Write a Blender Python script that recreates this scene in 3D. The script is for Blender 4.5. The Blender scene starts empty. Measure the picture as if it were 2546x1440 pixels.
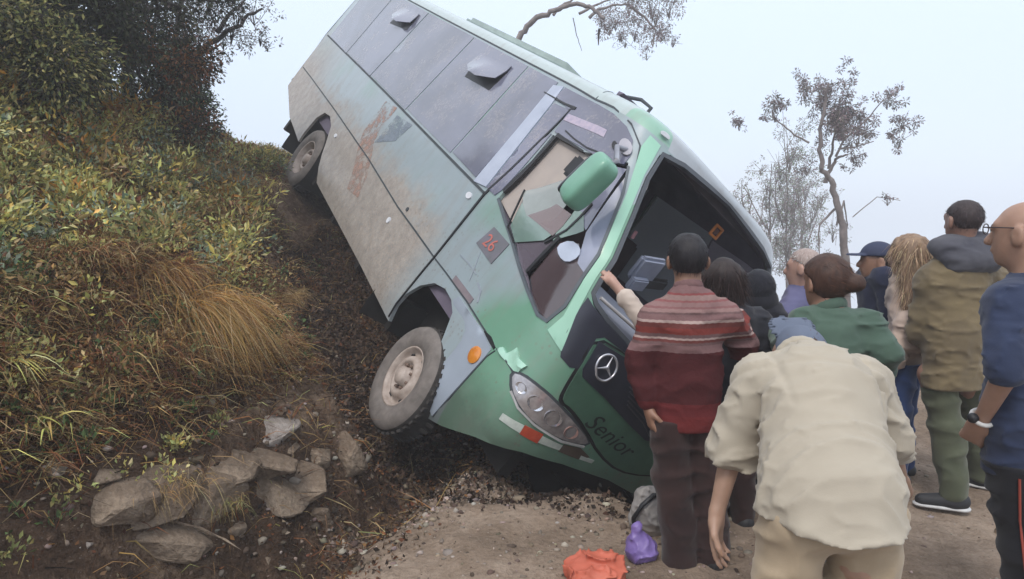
import bpy, bmesh, math, random
import numpy as np
from mathutils import Vector, Matrix, Euler
from mathutils.geometry import delaunay_2d_cdt
rng = np.random.default_rng(7); random.seed(7)
SC = bpy.context.scene
COL = SC.collection
USE_HAZE = True
PI = math.pi
# ------------------------------------------------------------------ camera
cd = bpy.data.cameras.new('camera'); cam = bpy.data.objects.new('camera', cd); COL.objects.link(cam)
F_PX = 1700.0; PITCH = math.atan(-170.0/F_PX)
cam.location = (0, 0, 1.6); cam.rotation_euler = (PI/2+PITCH, 0, 0)
cd.sensor_width = 36; cd.lens = 36*F_PX/2546; cd.clip_end = 2000; cd.clip_start = .05
SC.camera = cam
# ------------------------------------------------------------------ world, sun, exposure
w = bpy.data.worlds.new('World'); SC.world = w; w.use_nodes = True
nt = w.node_tree; nt.nodes.clear()
out = nt.nodes.new('ShaderNodeOutputWorld'); add = nt.nodes.new('ShaderNodeAddShader')
b1 = nt.nodes.new('ShaderNodeBackground'); b2 = nt.nodes.new('ShaderNodeBackground')
sk = nt.nodes.new('ShaderNodeTexSky'); sk.sky_type = 'NISHITA'; sk.sun_disc = False
SUN_EL, SUN_AZ = math.radians(55), math.radians(200)
sk.sun_elevation = SUN_EL; sk.sun_rotation = SUN_AZ; sk.dust_density = 4
b1.inputs[1].default_value = .05
tc = nt.nodes.new('ShaderNodeTexCoord'); sp = nt.nodes.new('ShaderNodeSeparateXYZ'); cr = nt.nodes.new('ShaderNodeValToRGB')
nt.links.new(tc.outputs['Generated'], sp.inputs[0]); nt.links.new(sp.outputs[2], cr.inputs[0])
e = cr.color_ramp.elements; e[0].position = 0; e[0].color = (.68, .75, .86, 1); e[1].position = 1; e[1].color = (1.05, 1.08, 1.14, 1)
for pz, c in ((.12, (.67, .765, .90, 1)), (.35, (.77, .87, .97, 1))):
    q = e.new(pz); q.color = c
nt.links.new(cr.outputs[0], b2.inputs[0]); b2.inputs[1].default_value = 1.02
nt.links.new(sk.outputs[0], b1.inputs[0])
nt.links.new(b1.outputs[0], add.inputs[0]); nt.links.new(b2.outputs[0], add.inputs[1]); nt.links.new(add.outputs[0], out.inputs[0])
sd = bpy.data.lights.new('sun', 'SUN'); sd.energy = 1.5; sd.angle = math.radians(16); sd.color = (1, .96, .9)
sun = bpy.data.objects.new('sun', sd); COL.objects.link(sun)
dirv = Vector((math.sin(SUN_AZ)*math.cos(SUN_EL), math.cos(SUN_AZ)*math.cos(SUN_EL), math.sin(SUN_EL)))
sun.rotation_euler = dirv.to_track_quat('Z', 'Y').to_euler()
SC.view_settings.view_transform = 'Standard'; SC.view_settings.look = 'None'
SC.view_settings.exposure = 0.05; SC.view_settings.gamma = 1; SC.view_settings.use_curve_mapping = False
SC.cycles.max_bounces = 6; SC.cycles.volume_bounces = 2

# ------------------------------------------------------------------ helpers
def at(px, py, y):
    """the point of the place at forward distance y seen at photograph position px, py"""
    a = (px-1273)/F_PX; b = (720-py)/F_PX; s, c = math.sin(PITCH), math.cos(PITCH)
    d = (a, c-s*b, s+c*b); k = y/d[1]
    return Vector((d[0]*k, y, 1.6+d[2]*k))
def tag(o, label=None, cat=None, group=None, kind=None):
    for k, v in (('label', label), ('category', cat), ('group', group), ('kind', kind)):
        if v: o[k] = v
    return o
def empty(name, loc=(0, 0, 0), rot=(0, 0, 0), parent=None):
    o = bpy.data.objects.new(name, None); COL.objects.link(o); o.location = loc; o.rotation_euler = rot
    o.empty_display_size = .2
    if parent: o.parent = parent
    return o
def link(me, name, mat=None, parent=None, smooth=True):
    o = bpy.data.objects.new(name, me); COL.objects.link(o)
    if mat is not None and not me.materials: me.materials.append(mat)
    if parent is not None: o.parent = parent
    if smooth and len(me.polygons): me.polygons.foreach_set('use_smooth', [True]*len(me.polygons))
    return o
def mesh_np(name, V, F, col=None):
    """V (n,3), F (m,k) arrays"""
    me = bpy.data.meshes.new(name); V = np.asarray(V, np.float32); F = np.asarray(F, np.int32)
    m, k = F.shape
    me.vertices.add(len(V)); me.vertices.foreach_set('co', V.ravel())
    me.loops.add(m*k); me.loops.foreach_set('vertex_index', F.ravel())
    me.polygons.add(m); me.polygons.foreach_set('loop_start', np.arange(0, m*k, k, dtype=np.int32))
    me.update(calc_edges=True)
    if col is not None:
        a = me.color_attributes.new(name='col', type='FLOAT_COLOR', domain='POINT')
        c4 = np.ones((len(V), 4), np.float32); c4[:, :3] = col; a.data.foreach_set('color', c4.ravel())
    return me
def bm_obj(name, bm, mat, parent=None, smooth=True):
    me = bpy.data.meshes.new(name); bm.to_mesh(me); bm.free()
    return link(me, name, mat, parent, smooth)
def box_bm(bm, c, s, rot=None, bev=0):
    r = bmesh.ops.create_cube(bm, size=1)
    M = Matrix.Translation(c) @ (rot.to_4x4() if rot else Matrix()) @ Matrix.Diagonal((*s, 1))
    bmesh.ops.transform(bm, matrix=M, verts=r['verts'])
    if bev: bmesh.ops.bevel(bm, geom=list({e for v in r['verts'] for e in v.link_edges}), offset=bev, segments=2, affect='EDGES')
def tube_arr(P, R, n=8):
    """tapered tube along points"""
    P = np.asarray(P, float); R = np.broadcast_to(np.asarray(R, float), (len(P),))
    T = np.gradient(P, axis=0); T /= np.linalg.norm(T, axis=1)[:, None]+1e-9
    ref = np.array([0.13, .21, .97]); ref = ref if abs(T[0] @ ref) < .95 else np.array([1., 0, 0])
    A = np.cross(T, ref); A /= np.linalg.norm(A, axis=1)[:, None]+1e-9; B = np.cross(T, A)
    th = np.linspace(0, 2*PI, n, endpoint=False)
    V = (P[:, None]+R[:, None, None]*(A[:, None]*np.cos(th)[None, :, None]+B[:, None]*np.sin(th)[None, :, None])).reshape(-1, 3)
    i = np.arange(len(P)-1)[:, None]*n; j = np.arange(n)[None]; j2 = (j+1) % n
    F = np.stack([i+j, i+j2, i+n+j2, i+n+j], -1).reshape(-1, 4)
    return V, F
def join_arr(L):
    Vs, Fs, k = [], [], 0
    for V, F in L: Vs.append(V); Fs.append(F+k); k += len(V)
    return np.concatenate(Vs), np.concatenate(Fs)
def tube(name, P, R, mat, parent=None, n=8):
    V, F = tube_arr(P, R, n); return link(mesh_np(name, V, F), name, mat, parent)
def ss(a, b, x):
    t = np.clip((x-a)/(b-a), 0, 1); return t*t*(3-2*t)
# value noise
_L = rng.random((64, 64, 64)).astype(np.float32)*2-1
def vnoise(P):
    P = np.asarray(P, np.float64); i = np.floor(P).astype(int); f = P-i; f = f*f*(3-2*f); r = 0
    for dx in (0, 1):
        for dy in (0, 1):
            for dz in (0, 1):
                ww = (f[..., 0] if dx else 1-f[..., 0])*(f[..., 1] if dy else 1-f[..., 1])*(f[..., 2] if dz else 1-f[..., 2])
                r = r+ww*_L[(i[..., 0]+dx) & 63, (i[..., 1]+dy) & 63, (i[..., 2]+dz) & 63]
    return r
def fbm(P, o=4):
    r = 0; a = 1; P = np.asarray(P, float)
    for k in range(o): r = r+a*vnoise(P*2**k+17.3*k); a *= .5
    return r

# ------------------------------------------------------------------ materials
def new_mat(name):
    m = bpy.data.materials.new(name); m.use_nodes = True; n = m.node_tree
    return m, n, n.nodes['Principled BSDF']
def ramp(n, src, stops, interp='LINEAR'):
    r = n.nodes.new('ShaderNodeValToRGB'); r.color_ramp.interpolation = interp; el = r.color_ramp.elements
    el[0].position = stops[0][0]; el[0].color = (*stops[0][1], 1); el[1].position = stops[-1][0]; el[1].color = (*stops[-1][1], 1)
    for p, c in stops[1:-1]:
        q = el.new(p); q.color = (*c, 1)
    n.links.new(src, r.inputs[0]); return r.outputs[0]
def noise(n, scale, detail=6, rough=.6, co='Object', dist=0, vec=None):
    t = n.nodes.new('ShaderNodeTexCoord'); x = n.nodes.new('ShaderNodeTexNoise')
    x.inputs['Scale'].default_value = scale; x.inputs['Detail'].default_value = detail; x.inputs['Roughness'].default_value = rough
    x.inputs['Distortion'].default_value = dist
    if vec is not None:
        mp = n.nodes.new('ShaderNodeMapping'); mp.inputs['Scale'].default_value = vec
        n.links.new(t.outputs[co], mp.inputs[0]); n.links.new(mp.outputs[0], x.inputs[0])
    else: n.links.new(t.outputs[co], x.inputs[0])
    return x.outputs[0]
def bump(n, bsdf, src, strength=.3, dist=.01):
    b = n.nodes.new('ShaderNodeBump'); b.inputs['Strength'].default_value = strength; b.inputs['Distance'].default_value = dist
    n.links.new(src, b.inputs['Height'])
    old = bsdf.inputs['Normal']
    if old.is_linked: n.links.new(old.links[0].from_socket, b.inputs['Normal'])
    n.links.new(b.outputs[0], bsdf.inputs['Normal'])
def mix(n, fac, a, b):
    m = n.nodes.new('ShaderNodeMix'); m.data_type = 'RGBA'
    for i, v in ((0, fac), (6, a), (7, b)):
        if hasattr(v, 'is_linked') or hasattr(v, 'links'): n.links.new(v, m.inputs[i])
        elif i == 0: m.inputs[0].default_value = v
        else: m.inputs[i].default_value = (*v, 1)
    return m.outputs[2]
def mathn(n, op, a, b=None, clamp=False):
    m = n.nodes.new('ShaderNodeMath'); m.operation = op; m.use_clamp = clamp
    for i, v in ((0, a), (1, b)):
        if v is None: continue
        if hasattr(v, 'links'): n.links.new(v, m.inputs[i])
        else: m.inputs[i].default_value = v
    return m.outputs[0]
def simple(name, c, rough=.6, c2=None, scale=8, bs=0, bd=.01, bscale=None, metal=0, spec=.5, coat=0, vec=None, trans=0, alpha=1):
    m, n, b = new_mat(name)
    b.inputs['Roughness'].default_value = rough; b.inputs['Metallic'].default_value = metal
    b.inputs['Specular IOR Level'].default_value = spec; b.inputs['Coat Weight'].default_value = coat
    b.inputs['Transmission Weight'].default_value = trans; b.inputs['Alpha'].default_value = alpha
    c2 = c2 or tuple(v*.7 for v in c)
    n.links.new(ramp(n, noise(n, scale, vec=vec), [(.3, c2), (.7, c)]), b.inputs['Base Color'])
    if bs: bump(n, b, noise(n, bscale or scale*4, vec=vec), bs, bd)
    return m
def attr_mat(name, rough=.7, trans=.25, spec=.25):
    m, n, b = new_mat(name); a = n.nodes.new('ShaderNodeAttribute'); a.attribute_name = 'col'
    n.links.new(a.outputs['Color'], b.inputs['Base Color']); b.inputs['Roughness'].default_value = rough
    b.inputs['Specular IOR Level'].default_value = spec
    if trans:
        t = n.nodes.new('ShaderNodeBsdfTranslucent'); n.links.new(a.outputs['Color'], t.inputs[0])
        mx = n.nodes.new('ShaderNodeMixShader'); mx.inputs[0].default_value = trans
        o = n.nodes['Material Output']; n.links.new(b.outputs[0], mx.inputs[1]); n.links.new(t.outputs[0], mx.inputs[2]); n.links.new(mx.outputs[0], o.inputs[0])
    return m
LEAF = attr_mat('foliage'); 

# ------------------------------------------------------------------ the ground
def ridge(P, k=3):
    return (1-np.abs(vnoise(P)))**k
def xl(y):
    q = np.maximum(np.asarray(y, float)-9, 0); return -.85+.375*(np.asarray(y, float)-2.92)-.8*q*q/(q+6)
_hd = [0, .06, .16, .38, .62, .9, 1.3, 2, 2.8, 4, 5.3, 7, 12, 30, 80]
_hz = [0, -.06, -.2, -.3, -.2, .05, .42, .8, 1.18, 1.98, 2.6, 2.95, 3.8, 6, 7]
def gully(x, y):
    ax, ay, bx, by = -1.10, 5.2, -2.45, 8.1; t = np.clip(((x-ax)*(bx-ax)+(y-ay)*(by-ay))/((bx-ax)**2+(by-ay)**2), 0, 1)
    return np.hypot(x-ax-t*(bx-ax), y-ay-t*(by-ay))
def height(x, y, detail=True):
    x = np.asarray(x, float); y = np.asarray(y, float); d = xl(y)-x
    hb = np.interp(d, _hd, _hz)
    sc = 1+.38*(1-ss(4.2, 8.5, y))*ss(.8, 1.8, d)
    far = 1-.8*ss(13, 45, y)*ss(1, 6, d)
    hb = hb*sc*far+(1-ss(4.3, 5.3, y))*(.34*ss(.80, 1.12, d+.18*vnoise(np.stack([x*2.1, y*2.1, x*0+3], -1)))*(1-ss(1.5, 3.2, d))-.16*ss(.1, .35, d)*(1-ss(.55, .85, d)))
    hb = hb-.46*np.exp(-(gully(x, y)/.50)**2)
    hb = np.where(d > 0, hb, 0)
    yn = y+.25*vnoise(np.stack([x*2.3, y*2.3, x*0], -1)); pit = -1.0*ss(3.7, 5.15, yn)*(1-ss(1.5, 2.5, x))*(1-ss(6.7, 8.6, y))*ss(-.05, .75, x-xl(y))
    drop = -16*ss(8, 50, y)*ss(-1, 3, x-xl(y)*.6)-3*ss(10, 60, x)
    z = hb+pit+drop
    if detail:
        P = np.stack([x, y, z*0], -1)
        amp = .022+.10*ss(.3, 1.5, d)
        z = z-.10*ss(.5, 1.0, d)*(1-ss(2.2, 3.2, d))*(1-ss(5, 6, y))*ridge(P*np.array([3.2, 3.2, 1])+7, 5)+amp*fbm(P*1.7, 4)+.012*fbm(P*9, 3)*(1+3*ss(.15, .8, d))+.05*ss(.1, .6, d)*fbm(P*5, 2)
        z = z+.010*fbm(P*5+3, 3)*(d < .3)-.014*(np.exp(-((d+1.75+.1*vnoise(P*.8))/.14)**2)+np.exp(-((d+3.2+.1*vnoise(P*.8))/.14)**2))
        z = z-.035*ss(.12, 0, np.abs(d+.02+.04*vnoise(P*6)))
    return z
def sheet(name, ds, ys, mat):
    D, Y = np.meshgrid(ds, ys); X = xl(Y)-D+.035*vnoise(np.stack([Y*3, Y*0, Y*0], -1))*(np.abs(D) < .6)+.02*vnoise(np.stack([Y*11, Y*0, Y*0+5], -1))*(np.abs(D) < .3)
    Z = height(X, Y); V = np.stack([X, Y, Z], -1).reshape(-1, 3)
    m, k = D.shape; i = np.arange(m-1)[:, None]*k; j = np.arange(k-1)[None]
    F = np.stack([i+j, i+j+1, i+j+1+k, i+j+k], -1).reshape(-1, 4)
    if ds[1] > ds[0]: F = F[:, ::-1]
    o = link(mesh_np(name, V, F), name, mat); tag(o, kind='structure'); return o
def soil_mat(name, stops, peb=90, bs=.6):
    m, n, b = new_mat(name); b.inputs['Roughness'].default_value = .95; b.inputs['Specular IOR Level'].default_value = .15
    big = noise(n, 1.3, 5, .65); fine = noise(n, 28, 6, .75)
    s = mathn(n, 'ADD', mathn(n, 'MULTIPLY', big, .62), mathn(n, 'MULTIPLY', fine, .38))
    c = ramp(n, s, stops)
    v = n.nodes.new('ShaderNodeTexVoronoi'); v.inputs['Scale'].default_value = peb
    t = n.nodes.new('ShaderNodeTexCoord'); n.links.new(t.outputs['Object'], v.inputs[0])
    pm = ramp(n, mathn(n, 'ADD', v.outputs['Distance'], mathn(n, 'MULTIPLY', noise(n, 6), .7)), [(.42, (1, 1, 1)), (.55, (0, 0, 0))])
    c = mix(n, mathn(n, 'MULTIPLY', pm, .35), c, (.30, .27, .235))
    n.links.new(c, b.inputs['Base Color'])
    bump(n, b, fine, bs, .02); bump(n, b, v.outputs['Distance'], bs*.5, .008); bump(n, b, noise(n, 7, 5), bs, .05)
    return m
ROAD = soil_mat('road_dirt', [(.36, (.135, .098, .070)), (.5, (.23, .172, .128)), (.62, (.33, .258, .20))])
BANK = soil_mat('bank_soil', [(.34, (.026, .017, .012)), (.5, (.095, .060, .040)), (.62, (.26, .185, .13))], 60, .9)
_near = np.concatenate([[-6, -3, -1, 0, .6], np.arange(1.0, 11, .045), np.arange(11, 30, .5), np.arange(30, 72, 4)])
sheet('road', -np.concatenate([np.arange(0, 3.6, .04), np.arange(3.6, 9, .2), np.arange(9, 44, 2)]), _near, ROAD)
sheet('hillside', np.concatenate([np.arange(0, 7, .045), np.arange(7, 14, .3), np.arange(14, 54, 3)]), _near, BANK)
# ================================================================== THE BUS
BR = Matrix(((.4129, .6612, .6264), (-.8162, .5737, -.0675), (-.404, -.4834, .7766)))
BT = Vector((-.3037, 5.6007, -.3554))
bus = empty('bus'); bus.matrix_world = Matrix.Translation(BT) @ BR.to_quaternion().to_matrix().to_4x4()
tag(bus, 'crashed green and grey bus tipped on its side against the bank, windscreen gone', 'bus')
A_, N_ = .62, 4.2
_ph = np.linspace(0, PI, 4001)
_ux = A_*np.abs(np.sin(_ph))**(2/N_); _uy = -1.1*np.sign(np.cos(_ph))*np.abs(np.cos(_ph))**(2/N_)
_al = np.concatenate([[0], np.cumsum(np.hypot(np.diff(_ux), np.diff(_uy)))]); FL = _al[-1]; XC0 = 1.14-A_
RISE, XT, REC, HWT = .17, .334, 1.086, 1.013
def surf(s, v):
    """bodywork surface: s runs along the side, round the front and down the other side; v runs up and over the roof"""
    s, v = np.broadcast_arrays(np.asarray(s, float), np.asarray(v, float))
    z = np.minimum(v, 2.85); th = np.clip((v-2.85)/1.1, 0, 1)*PI/2; ex = 2/2.6
    hw = np.interp(v, [.3, .45, .6, 1.0, 1.8, 2.85], [1.0, 1.06, 1.09, 1.10, 1.10, HWT])
    hw = np.where(v > 2.85, HWT*np.maximum(np.cos(th), 0)**ex, hw)
    zz = np.where(v > 2.85, 2.85+RISE*np.sin(th)**ex, z)
    xf = np.interp(v, [.3, .45, .6, 1.0, 1.4, 2.0, 2.85], [1.02, 1.10, 1.14, 1.15, 1.12, .95, XT])
    xf = np.where(v > 2.85, XT-REC*(1-np.cos(th)), xf)
    sc = np.clip(s, 0, FL); ux = np.interp(sc, _al, _ux); uy = np.interp(sc, _al, _uy)
    ww = np.clip(1-np.maximum(-s, s-FL)/1.2, 0, 1)
    x = np.where(s < 0, s, np.where(s > FL, FL-s, 0))+ux+XC0+(xf-A_-XC0)*ww
    dent = 1+.15*ss(FL*.62, FL*.95, s)*ss(1.2, 2.1, v)*(1-ss(2.72, 3.1, v))*(1-ss(FL+.6, FL+2.5, s))   # crushed side, pushed out
    return np.stack([x, uy/1.1*hw*dent, zz], -1)
def snorm(s, v):
    h = 4e-3; a = surf(s+h, v)-surf(s-h, v); b = surf(s, np.minimum(v+h, 3.94))-surf(s, np.minimum(v+h, 3.94)-2*h)
    n = np.cross(a, b); n /= np.linalg.norm(n, axis=-1)[..., None]+1e-12
    return n
def inpoly(P, poly):
    x, y = P[:, 0], P[:, 1]; r = np.zeros(len(P), bool); n = len(poly)
    for i in range(n):
        x1, y1 = poly[i]; x2, y2 = poly[(i+1) % n]
        if y1 == y2: continue
        c = ((y1 > y) != (y2 > y)) & (x < (x2-x1)*(y-y1)/(y2-y1)+x1); r ^= c
    return r
def resample(poly, h):
    o = []
    for i in range(len(poly)):
        a = np.array(poly[i], float); b = np.array(poly[(i+1) % len(poly)], float); k = max(1, int(np.linalg.norm(b-a)/h))
        o += [a+(b-a)*t/k for t in range(k)]
    return o
def chaikin(p, n=2):
    for _ in range(n):
        q = []
        for i in range(len(p)):
            a = np.array(p[i]); b = np.array(p[(i+1) % len(p)]); q += [a*.75+b*.25, a*.25+b*.75]
        p = q
    return [tuple(x) for x in p]
def patch(name, poly, mat, off=.004, thick=.012, h=.07, holes=(), parent=None, rnd=0, fn=None, tilt=None):
    """a panel lying on the bodywork with outline poly (in s, v), standing off by off, with thickness"""
    if rnd: poly = chaikin(poly, rnd); holes = [chaikin(q, rnd) for q in holes]
    loops = [resample(poly, h)]+[resample(q, h) for q in holes]
    pts, ed, k = [], [], 0
    for L in loops:
        pts += [tuple(map(float, p)) for p in L]; ed += [(k+i, k+(i+1) % len(L)) for i in range(len(L))]; k += len(L)
    nb = len(pts); A = np.array(pts); mn, mx = A.min(0), A.max(0)
    gx, gy = np.meshgrid(np.arange(mn[0]+h*.5, mx[0], h), np.arange(mn[1]+h*.45, mx[1], h)); g = np.stack([gx.ravel(), gy.ravel()], 1)
    g[:, 0] += (np.arange(len(g)) % 2)*.01*h
    if len(g):
        m = inpoly(g, loops[0])
        for L in loops[1:]: m &= ~inpoly(g, L)
        g = g[m]
        if len(g):
            dd = np.full(len(g), 9.)
            for k2 in range(0, nb, 200): dd = np.minimum(dd, np.sqrt(((g[:, None]-A[None, k2:k2+200])**2).sum(-1)).min(1))
            g = g[dd > h*.35]
        pts += [tuple(map(float, p)) for p in g]
    r = delaunay_2d_cdt([Vector(p) for p in pts], ed, [], 0, 1e-6)
    V2 = np.array([tuple(p) for p in r[0]]); F = np.array([f for f in r[2] if len(f) == 3])
    c = V2[F].mean(1); m = inpoly(c, loops[0])
    for L in loops[1:]: m &= ~inpoly(c, L)
    F = F[m]; a2 = V2[F]; cr_ = (a2[:, 1, 0]-a2[:, 0, 0])*(a2[:, 2, 1]-a2[:, 0, 1])-(a2[:, 1, 1]-a2[:, 0, 1])*(a2[:, 2, 0]-a2[:, 0, 0])
    F = F[np.abs(cr_) > 1e-9]; F[cr_[np.abs(cr_) > 1e-9] < 0] = F[cr_[np.abs(cr_) > 1e-9] < 0][:, ::-1]
    N = snorm(V2[:, 0], V2[:, 1]); P = surf(V2[:, 0], V2[:, 1])
    o = off if tilt is None else off+tilt(V2[:, 0], V2[:, 1])
    P = P+N*(o if np.isscalar(o) else o[:, None])
    if fn is not None: P = P+N*fn(V2[:, 0], V2[:, 1])[:, None]
    cnt = {}
    for f in F:
        for i in range(3):
            e_ = (f[i], f[(i+1) % 3]); cnt[e_] = 1
    be = [e_ for e_ in cnt if (e_[1], e_[0]) not in cnt]
    bi = sorted({i for e_ in be for i in e_}); mp = {i: len(P)+j for j, i in enumerate(bi)}
    V = np.concatenate([P, P[bi]-N[bi]*thick]); SF = []
    for a, b in be: SF += [(b, a, mp[a]), (b, mp[a], mp[b])]
    F = np.concatenate([F, np.array(SF)]) if SF else F
    me = mesh_np(name, V, F)
    o = link(me, name, mat, bus if parent is None else parent)
    ev = [e for e in me.edges if False]
    bm = bmesh.new(); bm.from_mesh(me)
    for e_ in bm.edges:
        if len(e_.link_faces) == 2 and e_.calc_face_angle(0) > .6: e_.smooth = False
    bm.to_mesh(me); bm.free()
    return o
def strip(name, pts, wd, mat, off=.005, thick=.01, parent=None):
    """a thin strip following a path on the bodywork"""
    P = np.array(pts, float); T = np.gradient(P, axis=0); T /= np.linalg.norm(T, axis=1)[:, None]; Nn = np.stack([-T[:, 1], T[:, 0]], 1)
    wd = np.broadcast_to(np.asarray(wd, float), (len(P),))[:, None]
    poly = np.concatenate([P+Nn*wd/2, (P-Nn*wd/2)[::-1]])
    return patch(name, [tuple(p) for p in poly], mat, off, thick, h=.12, parent=parent)
# ---- materials
def paint_mat():
    m, n, b = new_mat('bus_paint'); b.inputs['Roughness'].default_value = .36; b.inputs['Coat Weight'].default_value = .35; b.inputs['Coat Roughness'].default_value = .15
    t = n.nodes.new('ShaderNodeTexCoord'); s = n.nodes.new('ShaderNodeSeparateXYZ'); n.links.new(t.outputs['Object'], s.inputs[0])
    X, Y, Z = s.outputs
    nz = noise(n, 1.1, 4, .55); nf = noise(n, 60, 6, .8); nm = noise(n, 5, 6, .7)
    jx = mathn(n, 'ADD', X, mathn(n, 'MULTIPLY', mathn(n, 'SUBTRACT', nz, .5), .7))
    # livery: silver blue sides running into green towards the nose
    jf = mathn(n, 'ADD', jx, mathn(n, 'MULTIPLY', mathn(n, 'SUBTRACT', 1.2, Z), .55))
    green = ramp(n, mathn(n, 'ADD', mathn(n, 'MULTIPLY', jf, .5), .5), [(.56, (0, 0, 0)), (.70, (1, 1, 1))])
    blot = ramp(n, nz, [(.50, (0, 0, 0)), (.72, (1, 1, 1))])
    bandz = ramp(n, mathn(n, 'MULTIPLY', Z, .5), [(.58, (0, 0, 0)), (.80, (1, 1, 1))])
    green = mathn(n, 'MAXIMUM', green, mathn(n, 'MULTIPLY', mathn(n, 'MULTIPLY', blot, bandz), .6))
    green = mathn(n, 'MULTIPLY', green, mathn(n, 'GREATER_THAN', Z, 1.085)); fr = mathn(n, 'GREATER_THAN', X, .56); green = mathn(n, 'MAXIMUM', green, fr)
    col = mix(n, green, (.285, .345, .375), (.145, .305, .215))
    # roof skin, light grey, ending in the green brow
    rf = mathn(n, 'MULTIPLY', mathn(n, 'GREATER_THAN', Z, 2.822), mathn(n, 'LESS_THAN', X, -.02))
    col = mix(n, rf, col, (.40, .47, .47))
    br = mathn(n, 'MULTIPLY', mathn(n, 'GREATER_THAN', Z, 2.822), mathn(n, 'GREATER_THAN', X, -.02))
    col = mix(n, br, col, (.24, .42, .33))
    far_ = mathn(n, 'MULTIPLY', mathn(n, 'GREATER_THAN', Z, 2.80), mathn(n, 'GREATER_THAN', mathn(n, 'ADD', Y, mathn(n, 'MULTIPLY', X, .15)), -.74)); col = mix(n, far_, col, (.38, .41, .44))
    # road dust thrown up on the lower side
    dz = mathn(n, 'SUBTRACT', 1.36, mathn(n, 'ADD', Z, mathn(n, 'MULTIPLY', mathn(n, 'SUBTRACT', nm, .5), .9)))
    dx = mathn(n, 'MULTIPLY', mathn(n, 'SUBTRACT', -.60, X), 2.2, True)
    dust = mathn(n, 'MULTIPLY', mathn(n, 'MULTIPLY', mathn(n, 'ADD', dz, .12), 3.0, True), dx)
    dust = mathn(n, 'MULTIPLY', dust, ramp(n, nf, [(.30, (.45,)*3), (.62, (1, 1, 1))]))
    rear = mathn(n, 'MULTIPLY', mathn(n, 'MULTIPLY', mathn(n, 'SUBTRACT', -5.2, X), .9, True), mathn(n, 'MULTIPLY', mathn(n, 'SUBTRACT', 2.1, Z), 1.2, True))
    dust = mathn(n, 'MAXIMUM', dust, mathn(n, 'MULTIPLY', rear, .8))
    mudc = ramp(n, mathn(n, 'ADD', mathn(n, 'MULTIPLY', nf, .6), mathn(n, 'MULTIPLY', noise(n, 9, 5, .7), .4)), [(.38, (.17, .125, .095)), (.5, (.33, .265, .215)), (.62, (.46, .39, .33))])
    col = mix(n, mathn(n, 'MULTIPLY', dust, .96), col, mudc)
    vo = n.nodes.new('ShaderNodeTexVoronoi'); vo.inputs['Scale'].default_value = 24; vo.inputs['Randomness'].default_value = 1; n.links.new(t.outputs['Object'], vo.inputs[0])
    spl = mathn(n, 'MULTIPLY', ramp(n, vo.outputs['Distance'], [(.16, (1, 1, 1)), (.30, (0, 0, 0))]), ramp(n, noise(n, 3.1, 4, .7), [(.48, (0, 0, 0)), (.60, (1, 1, 1))]))
    spl = mathn(n, 'MULTIPLY', spl, mathn(n, 'MULTIPLY', mathn(n, 'SUBTRACT', 1.9, Z), 1.5, True)); col = mix(n, mathn(n, 'MULTIPLY', spl, .55), col, (.20, .16, .125))
    rainy = noise(n, 7, 5, .65, vec=(1.4, 1, .16)); col = mix(n, mathn(n, 'MULTIPLY', ramp(n, rainy, [(.5, (0, 0, 0)), (.68, (1, 1, 1))]), .28), col, (.24, .22, .20))
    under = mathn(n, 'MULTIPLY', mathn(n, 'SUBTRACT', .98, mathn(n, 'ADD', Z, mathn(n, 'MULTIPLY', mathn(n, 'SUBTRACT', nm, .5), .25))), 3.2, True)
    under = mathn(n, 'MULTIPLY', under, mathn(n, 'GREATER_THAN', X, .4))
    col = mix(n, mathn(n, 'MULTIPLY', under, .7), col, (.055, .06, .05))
    col = mix(n, mathn(n, 'MULTIPLY', ramp(n, nm, [(.5, (0, 0, 0)), (.8, (1, 1, 1))]), .25), col, (.22, .21, .19))
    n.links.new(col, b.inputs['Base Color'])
    n.links.new(mathn(n, 'ADD', mathn(n, 'MULTIPLY', dust, .5), .3), b.inputs['Roughness'])
    bump(n, b, nz, .35, .06); bump(n, b, noise(n, 3.5, 2), .12, .03); bump(n, b, nf, .07, .003)
    return m
PAINT = paint_mat()
def glass_dark(name, c, rough=.12, c2=None):
    m, n, b = new_mat(name); b.inputs['Specular IOR Level'].default_value = .8; b.inputs['Coat Weight'].default_value = .6; b.inputs['Coat Roughness'].default_value = .06
    big = ramp(n, noise(n, .9, 5, .6, dist=.8), [(.38, tuple(v*.62 for v in c)), (.62, c)])
    mud = ramp(n, mathn(n, 'ADD', mathn(n, 'MULTIPLY', noise(n, 2.2, 6, .75), .6), mathn(n, 'MULTIPLY', noise(n, 38, 4, .7), .4)), [(.50, (0, 0, 0)), (.66, (1, 1, 1))])
    n.links.new(mix(n, mathn(n, 'MULTIPLY', mud, .6), big, (.30, .27, .27)), b.inputs['Base Color'])
    n.links.new(mathn(n, 'ADD', mathn(n, 'MULTIPLY', mud, .4), rough), b.inputs['Roughness']); bump(n, b, noise(n, .8, 2), .2, .03)
    return m
GLS = glass_dark('tinted_window', (.165, .172, .235), .09)
GLS2 = glass_dark('tinted_window_front', (.16, .162, .235), .08)
BLACK = simple('black_rubber', (.012, .012, .015), .5)
SEAM = simple('panel_gap', (.05, .06, .07), .7)
LTGREY = simple('silver_trim', (.42, .46, .56), .4, (.36, .40, .50))
DARKP = simple('dark_front_panel', (.03, .032, .05), .35, (.022, .024, .036), 5)
INT = simple('interior_lining', (.15, .125, .17), .8, (.09, .075, .11), 3)
UNDER = simple('underbody', (.014, .012, .011), .9, bs=.5)
GREENP = simple('green_paint', (.15, .38, .25), .35, (.13, .33, .215), 3, coat=.3)
def prop(pts): return [tuple(p) for p in pts]
rear = [(-7.46, 2.8), (-7.42, 1.9), (-7.5, 1.2), (-7.52, .83), (-6.56, .593), (-5.655, .52)]
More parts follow.
